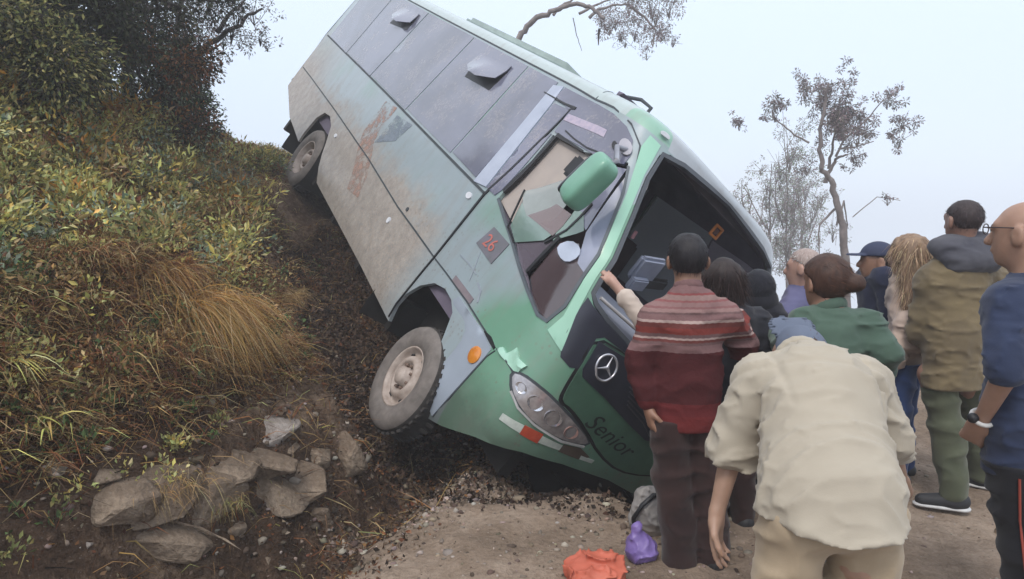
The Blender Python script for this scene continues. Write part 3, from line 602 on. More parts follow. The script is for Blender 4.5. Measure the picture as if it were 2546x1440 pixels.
for sgn in (-1, 1): rbox('hammer_frame', hc+Vector((.005, .045*sgn, 0)), (.02, .02, .105), (0, 0, 0), fr, bus, .004); rbox('hammer_frame', hc+Vector((.007, 0, .042*sgn)), (.02, .105, .02), (0, 0, 0), fr, bus, .004)
inside('red_tag', 1577, 584, .3, (.01, .03, .06), simple('tag_red', (.4, .2, .22), .6), (.2, 0, 0), .002)
LIN = simple('side_lining', (.42, .38, .46), .7, (.30, .27, .34), 3)
patch('side_lining', [(FL-.47, 2.70), (FL+.8, 2.70), (FL+.8, 1.6), (FL-.40, 1.6)], LIN, -.085, .01, .1)
patch('side_lining', [(.75, 2.92), (FL-.75, 2.92), (FL-.6, 2.83), (.6, 2.83)], simple('head_lining', (.09, .075, .09), .8), -.10, .01, .1)
patch('pillar_lining', [(FL-.53, 2.50), (FL-.42, 2.50), (FL-.38, 1.9), (FL-.48, 1.9)], simple('pale_lining', (.40, .41, .50), .6), -.03, .01, .06)
# ---- wheels
TYRE = simple('dusty_tyre', (.20, .175, .16), .9, (.12, .105, .095), 14, bs=.3, bscale=40)
TREAD = simple('tyre_tread', (.05, .045, .042), .95, (.025, .022, .02), 20, bs=.8, bscale=30)
RIM = simple('dirty_white_rim', (.47, .40, .355), .6, (.26, .20, .165), 11, bs=.2)
def lathe(name, prof, mat, parent, n=48, mats=None):
    th = np.linspace(0, 2*PI, n, endpoint=False); pr = np.array(prof)
    V = np.stack([np.outer(pr[:, 0], np.cos(th)), np.outer(pr[:, 1], np.ones(n)), np.outer(pr[:, 0], np.sin(th))], -1).reshape(-1, 3)
    k = len(pr); i = np.arange(k-1)[:, None]*n; j = np.arange(n)[None]; F = np.stack([i+j, i+n+j, i+n+(j+1) % n, i+(j+1) % n], -1).reshape(-1, 4)
    return link(mesh_np(name, V, F), name, mat, parent)
def wheel(loc, rotz, flip, dish=0, axle_parent=None):
    wh = empty('wheel', loc, (0, 0, rotz+(PI if flip else 0)), bus)   # local -y points outwards
    R = .42
    lathe('tyre', [(.235, 0), (.24, -.012), (.30, -.028), (.36, -.03), (.395, -.015), (.41, .01)], TYRE, wh)
    lathe('tread', [(.41, .01), (.42, .03), (.42, .19), (.40, .22), (.3, .235), (.235, .2)], TREAD, wh)
    bm = bmesh.new()
    for k in range(40):
        a = 2*PI*k/40
        for yy in (.06, .16): box_bm(bm, (R*math.cos(a+yy), yy, R*math.sin(a+yy)), (.03, .075, .018), Euler((0, PI/2-a-yy, .5 if yy < .1 else -.5)).to_matrix())
    bm_obj('tread_block', bm, TREAD, wh, smooth=False)['kind'] = 'stuff'
    d = dish
    rim = lathe('rim', [(.243, .0), (.238, -.014), (.225, -.01), (.215, .02+d), (.205, .045+d), (.175, .035+d*.9), (.165, .005+d*.8), (.14, -.012+d*.6), (.115, -.006+d*.6), (.11, .02+d*.7), (.07, .018+d*.7), (.068, -.03+d*.6), (.05, -.045+d*.6), (.0, -.048+d*.6)], RIM, wh)
    for k in range(6):
        a = 2*PI*k/6+.3; bm = bmesh.new(); bmesh.ops.create_uvsphere(bm, u_segments=10, v_segments=6, radius=1); bmesh.ops.transform(bm, matrix=Matrix.Translation((.187*math.cos(a), .032+d*.9, .187*math.sin(a))) @ Matrix.Rotation(-a, 4, 'Y') @ Matrix.Diagonal((.014, .012, .024, 1)), verts=bm.verts); bm_obj('rim_hole', bm, BLACK, wh)
    for k in range(8):
        a = 2*PI*k/8; bm = bmesh.new(); bmesh.ops.create_cone(bm, segments=6, radius1=.013, radius2=.012, depth=.03, cap_ends=True); bmesh.ops.transform(bm, matrix=Matrix.Translation((.092*math.cos(a), .005+d*.7, .092*math.sin(a))) @ Matrix.Rotation(PI/2, 4, 'X'), verts=bm.verts); bm_obj('wheel_nut', bm, simple('rusty_nut', (.18, .12, .09), .8) if k == 0 else bpy.data.materials['rusty_nut'], wh)
    return wh
wheel((0, -1.10, .371), math.radians(-6), False); wheel((0, 1.10, .371), math.radians(-6), True)
wheel((-4.684, -1.04, .465), 0, False, .07); wheel((-4.684, 1.04, .465), 0, True, .07)
# ================================================================== HAZE
def haze_box():
    bm = bmesh.new(); box_bm(bm, (0, 34, -5), (150, 86, 36)); m = bpy.data.materials.new('haze'); m.use_nodes = True; n = m.node_tree; n.nodes.clear()
    o = n.nodes.new('ShaderNodeOutputMaterial'); v = n.nodes.new('ShaderNodeVolumePrincipled'); v.inputs['Color'].default_value = (.93, .95, 1, 1); v.inputs['Density'].default_value = .0062; v.inputs['Anisotropy'].default_value = .1
    n.links.new(v.outputs[0], o.inputs['Volume']); h = bm_obj('haze', bm, m, smooth=False); tag(h, 'thin pale mist hanging over the mountainside', kind='stuff')
if USE_HAZE: haze_box()
# ================================================================== ROCKS
ROCK = soil_mat('rock_stone', [(.34, (.085, .062, .046)), (.5, (.20, .15, .11)), (.64, (.38, .30, .225))], 34, .7)
PALE = soil_mat('rock_pale', [(.36, (.15, .125, .11)), (.5, (.29, .25, .22)), (.64, (.46, .41, .38))], 30, .6)
def rock_mesh(seed, size, flat=.6):
    r = np.random.default_rng(seed); bm = bmesh.new()
    P = r.normal(size=(16, 3)); P /= np.linalg.norm(P, axis=1)[:, None]; P *= r.uniform(.75, 1.05, (16, 1)); P[:, 2] *= flat
    for p in P: bm.verts.new(p)
    bmesh.ops.convex_hull(bm, input=bm.verts); bmesh.ops.delete(bm, geom=[v for v in bm.verts if not v.link_faces], context='VERTS')
    bmesh.ops.bevel(bm, geom=bm.edges[:], offset=.05, segments=1, affect='EDGES')
    bmesh.ops.triangulate(bm, faces=bm.faces[:]); bmesh.ops.subdivide_edges(bm, edges=bm.edges[:], cuts=2)
    V = np.array([v.co for v in bm.verts]); nz = fbm(V*2.2+seed, 4)
    for v, k in zip(bm.verts, nz): v.co = Vector(v.co)*(1+.10*float(k))
    for v in bm.verts: v.co = (v.co.x*size[0], v.co.y*size[1], v.co.z*size[2]/flat)
    me = bpy.data.meshes.new('rock'); bm.to_mesh(me); bm.free(); return me
def ground_hit(px, py, y0=2.0, y1=14):
    ys = np.arange(y0, y1, .02); a = (px-1273)/F_PX; b = (720-py)/F_PX; s, c = math.sin(PITCH), math.cos(PITCH); d = (a, c-s*b, s+c*b)
    X = d[0]/d[1]*ys; Z = 1.6+d[2]/d[1]*ys; H = height(X, ys); i = np.nonzero(Z < H)[0]
    i = i[0] if len(i) else len(ys)-1
    return Vector((X[i], ys[i], H[i]))
RK = [  # photo position, size, tilt, material, label
 (655, 1215, (.17, .12, .055), (.35, .5, .5), ROCK, 'long flat tan slab of rock jutting from the bank right of centre'),
 (545, 1165, (.12, .10, .05), (.2, .35, .2), ROCK, 'rounded grey brown rock at the left end of the jutting slab'),
 (665, 1085, (.11, .09, .06), (.1, .2, .4), PALE, 'pale grey weathered rock topmost on the dirt slope below the golden grass'),
 (690, 1130, (.09, .07, .035), (.3, .2, .1), ROCK, 'small pinkish rock just under the pale grey one'),
 (770, 1150, (.10, .09, .09), (.1, .1, .3), ROCK, 'mossy upright rock between the slab and the front wheel'),
 (770, 1290, (.10, .07, .10), (.3, .5, .2), ROCK, 'triangular brown rock beside the ditch at the road edge'),
 (270, 1275, (.13, .11, .07), (.25, .3, .1), ROCK, 'tan boulder half buried at lower left'),
 (220, 1215, (.10, .07, .05), (.1, .4, .3), ROCK, 'grey rock with a dark hollow above the tan boulder'),
 (325, 1325, (.08, .05, .02), (.1, .2, .1), ROCK, 'thin pale flake of stone below the tan boulder'),
 (330, 1255, (.20, .12, .06), (.4, .3, .2), ROCK, 'broad tan shelf of rock and hard earth behind the tan boulder'),
 (500, 1250, (.14, .10, .08), (.5, .2, .9), ROCK, 'dark leaning block between the tan boulder and the jutting slab'),
 (730, 1215, (.12, .10, .11), (.2, .5, .2), ROCK, 'brown block standing against the right end of the jutting slab'),
 (600, 1150, (.16, .08, .05), (.45, .3, .4), ROCK, 'thin brown ledge lying over the jutting slab'),
 (840, 1130, (.11, .09, .10), (.3, .2, .4), ROCK, 'brown block at the foot of the cut below the front wheel'),
 (185, 1398, (.045, .035, .03), (0, 0, 0), PALE, 'small round cream stone at the very bottom left'),
 (390, 1380, (.15, .10, .05), (.2, .35, .3), ROCK, 'reddish brown rock ledge along the bottom left edge'),
 (455, 1110, (.07, .06, .05), (.2, 0, 0), ROCK, 'small brown stone on the bare slope left of the pale grey rock'),
 (1175, 1150, (.09, .08, .06), (.1, .2, 0), ROCK, 'clod of light brown earth under the bumper beside the front wheel'),
 (1255, 1165, (.08, .07, .06), (.1, .1, .4), ROCK, 'knobbly tan earth clod below the reflective tape'),
 (1320, 1190, (.05, .05, .04), (0, .1, .4), ROCK, 'small tan clod to the right under the bumper'),
 (885, 990, (.10, .09, .08), (.2, .1, .5), ROCK, 'dark rock wedged against the front tyre'),
 (565, 1330, (.08, .06, .05), (.2, .1, .5), ROCK, 'brown stone low on the slope beneath the slab'),
 (640, 1395, (.10, .05, .06), (.2, .4, .1), ROCK, 'brown stone at the bottom edge left of the road corner')]
for i, (px, py, sz, rt, m_, lb) in enumerate(RK):
    p = ground_hit(px, py); sz = tuple(v*((1.95 if max(sz) > .1 else 1.2) if px < 900 else 1) for v in sz); o = link(rock_mesh(20+i, sz), 'rock', m_, smooth=False); o.location = p+Vector((0, .08, -sz[2]*.28)); o.rotation_euler = (rt[0], rt[1], rt[2]); tag(o, lb, 'rock', 'rocks sticking out of the roadside bank')
# ================================================================== VEGETATION
def proj(P):
    s, c = math.sin(PITCH), math.cos(PITCH); y = P[:, 1]*c+(P[:, 2]-1.6)*s; z = -P[:, 1]*s+(P[:, 2]-1.6)*c
    return 1273+F_PX*P[:, 0]/y, 720-F_PX*z/y
def blades(base, dirn, L, wd, col, seg=3, droop=.8):
    """curved tapering blades: base (n,3), dirn unit (n,3), length, width, colour (n,3)"""
    n = len(base); side = np.cross(dirn, rng.normal(size=(n, 3))); side /= np.linalg.norm(side, axis=1)[:, None]
    t = np.linspace(0, 1, seg+1)[None, :, None]; g = np.array([0, 0, -1.])
    C = base[:, None]+dirn[:, None]*t*L[:, None, None]+g*(t**2)*(L*droop*.5)[:, None, None]
    W = (side*wd[:, None]*.5)[:, None]*(1-t**1.5*.9)
    V = np.stack([C-W, C+W], 2).reshape(-1, 3)
    k = (seg+1)*2; i = np.arange(n)[:, None]*k; j = np.arange(seg)[None]*2
    F = np.stack([i+j, i+j+1, i+j+3, i+j+2], -1).reshape(-1, 4); c = np.repeat(col, k, 0)
    return V, F, c
def leaves(P, size, col, asp=.45, dirn=None):
    """folded pointed leaves, two triangles pairs each"""
    n = len(P); d = rng.normal(size=(n, 3)) if dirn is None else dirn+rng.normal(size=(n, 3))*.5; d /= np.linalg.norm(d, axis=1)[:, None]
    s = np.cross(d, rng.normal(size=(n, 3))); s /= np.linalg.norm(s, axis=1)[:, None]; u = np.cross(s, d)
    L = size[:, None]; W = L*asp*.5
    a = P; b = P+d*L*.5+s*W+u*W*.35; c_ = P+d*L-u*L*.12; e_ = P+d*L*.5-s*W+u*W*.35
    V = np.stack([a, b, c_, e_], 1).reshape(-1, 3); i = np.arange(n)[:, None]*4; F = np.concatenate([i+[0, 1, 2], i+[0, 2, 3]], 1).reshape(-1, 3)
    return V, F, np.repeat(col, 4, 0)
def cat_arr(L):
    k = 0; Vs, Fs, Cs = [], [], []
    for V, F, c in L: Vs.append(V); Fs.append(F+k); Cs.append(c); k += len(V)
    return np.concatenate(Vs), np.concatenate(Fs), np.concatenate(Cs)
def pick(pal, n, jit=.18):
    p = np.array(pal)[rng.integers(0, len(pal), n)]; return np.clip(p*(1+rng.normal(size=(n, 1))*jit)*(1+rng.normal(size=(n, 3))*.05), .004, .9)
def unit(v): return v/(np.linalg.norm(v, axis=1)[:, None]+1e-9)
BND = 3.0
def sample(n, d0, d1, y0, y1, dens=None):
    d = rng.uniform(d0, d1, n); y = rng.uniform(y0, y1, n); x = xl(y)-d; z = height(x, y); P = np.stack([x, y, z], 1)
    px, py = proj(P); m = (px > -350) & (px < 2900) & (py > -500) & (py < 1750)
    P = P[m]
    if dens is not None: P = P[rng.random(len(P)) < dens(P)]
    return P
def zn(P, s=1.6, o=0): return vnoise(P*s+o)
def footprint(P):
    """points under the bus body, where nothing tall can stand"""
    q = (P-np.array(BT)) @ np.array(BR); return (q[:, 0] > -7.5) & (q[:, 0] < 1.2) & (np.abs(q[:, 1]) < 1.16) & (q[:, 2] > .1) & (q[:, 2] < 3.1)
STRAW = [(.42, .30, .14), (.34, .225, .10), (.52, .40, .22), (.27, .165, .075), (.42, .26, .10)]
RUST = [(.22, .085, .038), (.15, .062, .032), (.28, .13, .05), (.10, .05, .03), (.19, .11, .06)]
OLIVE = [(.25, .25, .09), (.19, .20, .08), (.33, .31, .12), (.14, .155, .06), (.36, .30, .12)]
YEL = [(.58, .50, .16), (.48, .47, .15), (.60, .45, .13), (.42, .45, .18), (.56, .54, .26)]
GRN = [(.07, .115, .04), (.10, .155, .055), (.14, .20, .085), (.055, .085, .035)]
GOLD_ = [(.50, .27, .06), (.42, .30, .07), (.36, .17, .05)]
SAGE = [(.24, .29, .20), (.18, .24, .16), (.30, .34, .25)]
DKBR = [(.035, .022, .016), (.055, .034, .022), (.028, .02, .015), (.08, .052, .034)]
def bare(P):
    return ss(.78, .50, gully(P[:, 0], P[:, 1])+.22*zn(P, 3, 8))
L = []
# dry grass over the whole bank
def dens_grass(P):
    z = P[:, 2]; base = ss(.35, .85, z+.25*zn(P, 2.5, 3))*.97+.03
    base = base*(1-.93*bare(P))
    base = base*(.45+.55*ss(-.35, .35, zn(P, 1.4)))
    return base
P = np.concatenate([sample(250000, .45, 5.0, 2.4, 5.2, dens_grass), sample(190000, .6, 7.0, 5.2, 8.5, dens_grass), sample(70000, .8, 7.5, 8.5, 12.5, dens_grass)])
P = P[~footprint(P+np.array([0, 0, .12]))]
n = len(P); nz = zn(P, 1.1, 5)+.35*zn(P, 4, 9)
hi = ss(1.15, 1.75, P[:, 2]+.35*nz)
ix = rng.random(n)
c = pick(STRAW, n)*.8; c2 = pick(RUST, n); c3 = pick(OLIVE+YEL+STRAW, n); c4 = pick(DKBR, n)
c = np.where((ix < .34*(1-hi))[:, None], c2, c); c = np.where(((ix > .34) & (ix < .34+.5*hi+.08))[:, None], c3, c); c = np.where(((ix > .80+.12*hi))[:, None], c4, c)
dn = unit(np.stack([rng.normal(.35, .45, n), rng.normal(-.35, .45, n), np.abs(rng.normal(.6, .35, n))], 1))
L.append(blades(P, dn, rng.uniform(.07, .30, n)*(1-.3*hi), rng.uniform(.0035, .008, n)*(.8+.06*P[:, 1]), c*1.12, 2, 1.0))
V, F, C_ = cat_arr(L); o = link(mesh_np('dry_grass', V, F, C_), 'dry_grass', LEAF, smooth=False); tag(o, 'dry brown and straw coloured grass covering the steep bank', 'grass', kind='stuff')
# leafy weeds in clumps: ground cover
L = []; LB = []
def clumps(n, pal_fn, d0, d1, y0, y1, dens, rad, cnt, size, lift=.05, asp=.45):
    Q = sample(n, d0, d1, y0, y1, dens); Q = Q[~footprint(Q+np.array([0, 0, .15]))]; Q = Q[rng.random(len(Q)) > .95*bare(Q)]
    for q in Q:
        r = rng.uniform(*rad); k = int(rng.uniform(*cnt)); pp = unit(rng.normal(size=(k, 3)))*rng.random((k, 1))**.45*r*np.array([1.1, 1.1, .75])+q+np.array([0, 0, r*.45+lift])
        pal = pal_fn(q); shade = rng.uniform(.7, 1.2)
        L.append(leaves(pp, rng.uniform(*size, k), pick(pal, k)*shade, asp, unit(pp-q)+np.array([0, 0, -.2])))
        m = max(3, k//14); tip = pp[rng.integers(0, k, m)]
        LB.append(blades(np.repeat(q[None]-np.array([[0, 0, .02]]), m, 0), unit(tip-q), np.linalg.norm(tip-q, axis=1), np.full(m, .005), pick(DKBR, m), 2, .05))
up = lambda P: ss(.80, 1.35, P[:, 2]+.3*zn(P, 1.5, 2))*(.35+.65*ss(-.2, .3, zn(P, 1.3, 40)))
clumps(2600, lambda q: [YEL, OLIVE, OLIVE, YEL, SAGE, STRAW, RUST, YEL, STRAW][rng.integers(0, 9)], 1.2, 6, 2.8, 9, up, (.07, .26), (45, 170), (.02, .058))
clumps(420, lambda q: [YEL, YEL, OLIVE, STRAW, GOLD_][rng.integers(0, 5)], 1.3, 6, 2.8, 9, up, (.12, .30), (40, 110), (.05, .11), .08, .26)
lowd = lambda P: ss(.3, .9, P[:, 2])*(1-ss(1.3, 1.9, P[:, 2]))*.9
clumps(1900, lambda q: [RUST, RUST, DKBR, OLIVE, STRAW, GRN][rng.integers(0, 6)], .7, 5, 2.4, 8.5, lowd, (.06, .18), (30, 95), (.014, .04))
clumps(160, lambda q: [GRN, OLIVE, YEL][rng.integers(0, 3)], .5, 2.2, 2.4, 3.6, lambda P: ss(.1, .4, P[:, 2])*.8, (.04, .10), (20, 60), (.015, .04))
V, F, C_ = cat_arr(L); o = link(mesh_np('ground_cover', V, F, C_), 'ground_cover', LEAF, smooth=False); tag(o, 'mixed yellow green and rust leaved weeds over the bank', 'weeds', kind='stuff')
V, F, C_ = cat_arr(LB); o = link(mesh_np('weed_stems', V, F, C_), 'weed_stems', LEAF, smooth=False); tag(o, 'thin dark stems under the bank weeds', 'weeds', kind='stuff')
# dead leaves and broken twigs, thick round the ditch and below the bus
L = []
P = sample(90000, -.25, 3.6, 2.6, 9, lambda P: (.2+.8*bare(P)+.8*ss(-.2, .4, zn(P, 3)))*(1-.75*ss(.1, -.05, xl(P[:, 1])-P[:, 0])))
n = len(P); L.append(leaves(P+np.array([0, 0, .012])+rng.normal(size=(n, 3))*.012, rng.uniform(.012, .04, n), pick(DKBR+RUST+[(.18, .13, .09), (.11, .075, .05), (.25, .19, .14)], n), .6))
P = sample(9000, -.1, 3.4, 2.6, 9, lambda P: .5+.5*zn(P, 2)); n = len(P)
V1, F1, C1 = blades(P+np.array([0, 0, .01]), unit(rng.normal(size=(n, 3))*np.array([1, 1, .35])), rng.uniform(.06, .3, n), rng.uniform(.003, .008, n), pick(DKBR+STRAW, n), 2, .3)
V, F, C_ = cat_arr(L); o = link(mesh_np('litter_and_shade', V, F, C_), 'litter_and_shade', LEAF, smooth=False); tag(o, 'dead brown leaves scattered in the ditch and on the slope', 'leaf litter', kind='stuff')
o = link(mesh_np('twigs', V1, F1, C1), 'twigs', LEAF, smooth=False); tag(o, 'broken dry twigs and stalks on the slope', 'twigs', kind='stuff')
# loose stones and crumbs on road and slope (one mesh of little chipped stones)
bm = bmesh.new(); bmesh.ops.create_icosphere(bm, subdivisions=1, radius=1); pv = np.array([v.co for v in bm.verts]); pf = np.array([[v.index for v in f.verts] for f in bm.faces]); bm.free()
def stones(name, P, sz, lab):
    n = len(P); q = pv[None]*(1+rng.uniform(-.35, .3, (n, len(pv), 1))); q = q*sz[:, None, None]*rng.uniform(.5, 1.2, (n, 1, 3))*np.array([1, 1, .65]); V = (q+P[:, None]).reshape(-1, 3)
    F = (pf[None]+(np.arange(n)*len(pv))[:, None, None]).reshape(-1, 3); col = np.repeat(pick([(.24, .19, .15), (.14, .105, .08), (.34, .29, .25), (.09, .065, .05), (.20, .16, .13)], n), len(pv), 0)
    o = link(mesh_np(name, V, F, col), name, STONE, smooth=False); tag(o, lab, 'gravel', kind='stuff')
STONE = attr_mat('loose_stone', .95, 0)
P = sample(26000, -2.5, 0.15, 2.5, 6, lambda P: .10+.9*ss(-.1, .6, zn(P, 2.2))*ss(1.6, .2, np.abs(P[:, 0]-xl(P[:, 1])))); stones('gravel', P, rng.gamma(1.6, .0042, len(P))+.002, 'small stones and clods on the dirt road')
P = sample(9000, -6, -1.2, 2.5, 9, lambda P: .4+0*P[:, 0]); stones('gravel', P, rng.gamma(1.5, .004, len(P))+.002, 'scattered small stones on the right of the road')
P = sample(12000, .1, 2.0, 2.4, 6, lambda P: (.15+.75*ss(-.1, .5, zn(P, 3)))*ss(.9, .3, P[:, 2])); stones('gravel', P, rng.gamma(1.6, .007, len(P))+.003, 'crumbled stones and clods on the bare slope')
# golden tuft of drooping grass
def tuft(px, py, n, L0, L1, pal, lean, name, lab, spread=.07, y=None, w0=.0035, droop=1.4, up_=.35):
    q = np.array(ground_hit(px, py)) if y is None else np.array(at(px, py, y)); b = q+rng.normal(size=(n, 3))*spread*np.array([1, 1, .3])
    d = unit(np.array(lean)+rng.normal(size=(n, 3))*np.array([.28, .28, .2])+np.array([0, 0, up_])); V, F, c = blades(b, d, rng.uniform(L0, L1, n), rng.uniform(w0*.7, w0*1.4, n), pick(pal, n), 5, droop)
    o = link(mesh_np(name, V, F, c), name, LEAF, smooth=False); return tag(o, lab, 'grass clump')
GOLD = [(.42, .22, .055), (.34, .17, .04), (.50, .30, .09), (.24, .12, .035)]
tuft(470, 760, 1500, .22, .62, GOLD+STRAW, (.8, -.45, -.05), 'grass_tuft', 'golden orange clump of long grass hanging down the middle of the bank', .13, droop=1.7)
tuft(390, 690, 700, .2, .5, STRAW+GOLD+RUST, (.6, -.5, .1), 'grass_tuft', 'straw coloured grass clump just above the golden one', .08)
tuft(130, 250, 120, .25, .5, YEL, (.3, -.3, .7), 'grass_tuft', 'bright yellow green spray of long leaves at upper left', .05, w0=.02, droop=.9)
tuft(10, 900, 26, .15, .32, YEL, (.8, -.3, .2), 'grass_tuft', 'pale yellow grass leaning in from the left edge', .03, w0=.012)
tuft(700, 740, 500, .12, .3, STRAW, (.6, -.5, .2), 'grass_tuft', 'brown grass clump on the slope left of the bus skirt', .09)
tuft(640, 850, 600, .12, .34, STRAW+RUST, (.5, -.6, .1), 'grass_tuft', 'dry rust grass clump right of the golden one', .08)
tuft(560, 1265, 200, .08, .2, STRAW+OLIVE, (.3, -.5, .3), 'grass_tuft', 'short dry grass clump below the tan rock slab', .06)
tuft(420, 1210, 260, .10, .28, STRAW, (.5, -.5, .2), 'grass_tuft', 'pale dry grass lying over the bare slope', .08)
tuft(100, 1080, 140, .08, .2, GRN+YEL, (.3, -.5, .3), 'grass_tuft', 'green weed clump low at the left edge', .05, w0=.012)
for (px, py, pal, lb) in ((250, 640, STRAW+RUST, 'reddish straw tussock at mid height on the left of the bank'), (120, 760, RUST+STRAW, 'rusty tussock low on the left edge of the bank'), (300, 870, STRAW+RUST, 'brown tussock hanging over the eroded face'),
                          (590, 560, STRAW+OLIVE, 'olive straw tussock below the crest left of the bus'), (520, 640, GOLD+YEL, 'yellow tussock above the golden orange clump'), (180, 480, YEL+STRAW, 'yellow tussock high on the left of the bank'), (430, 420, STRAW+OLIVE, 'pale tussock just under the crest bushes'), (620, 460, STRAW, 'pale dry tussock at the crest beside the rear wheel'), (60, 600, STRAW+RUST, 'dry tussock against the left edge at mid height')):
    tuft(px, py, 260, .12, .32, pal, (.6, -.5, .15), 'grass_tuft', lb, .12, w0=.005, droop=1.3)
P = sample(90000, .3, 3.6, 4.6, 9.2, lambda P: ss(.62, .25, gully(P[:, 0], P[:, 1])+.2*zn(P, 3, 8))); n = len(P)  # dark leaves added so the gully beside the bus looks shaded
V, F, C_ = leaves(P+rng.normal(size=(n, 3))*.016+np.array([0, 0, .012]), rng.uniform(.015, .055, n), pick([(.07, .046, .034), (.045, .03, .024), (.11, .072, .05), (.16, .108, .075)], n), .6); o = link(mesh_np('litter_and_shade', V, F, C_), 'litter_and_shade', LEAF, smooth=False); tag(o, 'dark leaves added as shade in the gully beside the bus', 'leaf litter', kind='stuff')
# dark crumbs added to imitate shade on the soil under the bus nose
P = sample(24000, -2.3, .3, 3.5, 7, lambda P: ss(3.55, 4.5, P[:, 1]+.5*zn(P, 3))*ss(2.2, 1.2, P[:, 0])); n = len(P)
V, F, C_ = leaves(P+rng.normal(size=(n, 3))*.014, rng.uniform(.015, .05, n), pick(DKBR+[(.05, .035, .028), (.02, .016, .014)], n), .7); o = link(mesh_np('litter_and_shade', V, F, C_), 'litter_and_shade', LEAF, smooth=False); tag(o, 'dark litter added as shade on the soil under the nose of the bus', 'leaf litter', kind='stuff')
# -------- trees
BARK = simple('bark_grey', (.24, .205, .195), .9, (.13, .11, .105), 9, bs=.6); BARKD = simple('bark_dark', (.06, .045, .04), .9, (.025, .02, .018), 9, bs=.6)
def crown(name, C, R, cnt, size, pal, parent, asp=.4, core=False):
    """leaf clumps: centres C (k,3), radii R"""
    L = []
    for c, r in zip(C, R):
        k = max(4, int(cnt*r*r)); pp = unit(rng.normal(size=(k, 3)))*rng.random((k, 1))**.5*r*rng.uniform(.75, 1.2, 3)+c
        L.append(leaves(pp, rng.uniform(*size, k), pick(pal, k)*rng.uniform(.75, 1.2), asp, unit(pp-c)+np.array([0, 0, -.5])))
    V, F, c = cat_arr(L); return link(mesh_np(name, V, F, c), name, LEAF, parent, smooth=False)
def grow(p, d, L, r, depth, out, tips, bend=.35, split=3, ratio=.68):
    pts = [p]; k = 4; dd = d.copy()
    for i in range(k):
        dd = dd+rng.normal(size=3)*bend*.35; dd[2] += .04; dd /= np.linalg.norm(dd); pts.append(pts[-1]+dd*L/k)
    rad = np.linspace(r, r*.62, k+1); out.append(tube_arr(pts, rad, 6 if depth > 1 else 4))
    if depth == 0: tips.append(pts[-1]); tips.append(pts[-2]); return
    for j in range(split):
        t = pts[-1] if j < 2 else pts[-2]; nd = dd+rng.normal(size=3)*.75; nd /= np.linalg.norm(nd); grow(t, nd, L*ratio*rng.uniform(.75, 1.15), r*.6, depth-1, out, tips, bend, split, ratio)
def tree_from(base, d, L, r, depth, label, cnt, size, pal, rad, group=None, bark=None, bend=.35, split=3, name='tree', keep=1.0):
    t = empty(name, tuple(base)); tag(t, label, 'tree', group); out, tips = [], []
    grow(np.zeros(3), np.array(d, float)/np.linalg.norm(d), L, r, depth, out, tips, bend, split)
    V, F = join_arr(out); link(mesh_np('trunk', V, F), 'trunk', bark or BARKD, t)
    tips = np.array(tips); tips = tips[rng.random(len(tips)) < keep]; crown('crown', tips, rng.uniform(*rad, len(tips)), cnt, size, pal, t); return t
DG = [(.040, .048, .028), (.058, .066, .036), (.028, .030, .022), (.085, .085, .045), (.05, .04, .034)]
TG = 'dark leafy trees crowding the top of the bank'
def gz(x, y): return float(height(np.array([x]), np.array([y]))[0])
for (px, y, L_, r_, dp, lb, rad, cnt) in (
    (-140, 5.4, 1.1, .09, 3, 'dense dark green tree leaning in at the top left corner', (.22, .42), 1900),
    (90, 6.3, 1.1, .09, 3, 'tall dark olive tree filling the upper left, second from the left edge', (.22, .42), 1900),
    (255, 7.0, 1.15, .09, 3, 'dark bushy tree with brownish leaves next to the sky, third from the left', (.22, .38), 1900),
    (-30, 7.6, 1.4, .1, 3, 'tall dark tree behind the two leftmost ones', (.25, .5), 1500),
    (330, 8.6, 1.25, .1, 3, 'dark tree standing behind the brownish bushy one', (.24, .42), 1500), (190, 6.9, 1.5, .1, 3, 'tallest dark tree rising out of the frame in the gap between the others', (.25, .45), 1700)):
    p = at(px, 600, y); tree_from((p.x, y, gz(p.x, y)-.1), (.05, 0, 1), L_, r_, dp, lb, cnt, (.03, .075), DG, rad, TG)
for (px, y, L_, lb, pal) in ((60, 5.2, .42, 'low dark bush below the trees at the left edge', DG+OLIVE), (215, 5.9, .45, 'dusky bush with purple brown shade above the yellow weeds', DG), (350, 6.8, .5, 'reddish brown bush at the crest under the bare branch', DG+RUST),
    (435, 7.6, .50, 'grey green bush leaning out over the sky gap', DG+SAGE), (505, 8.4, .45, 'small bluish green bush at the crest nearest the bus', GRN+DG), (140, 5.3, .35, 'low olive bush between the weeds and the dark trees', OLIVE+DG)):
    p = at(px, 600, y); tree_from((p.x, y, gz(p.x, y)-.05), (.1, 0, 1), L_, .035, 3, lb, 2600, (.025, .06), pal, (.14, .28), 'bushes along the crest of the bank', name='bush', bend=.6)
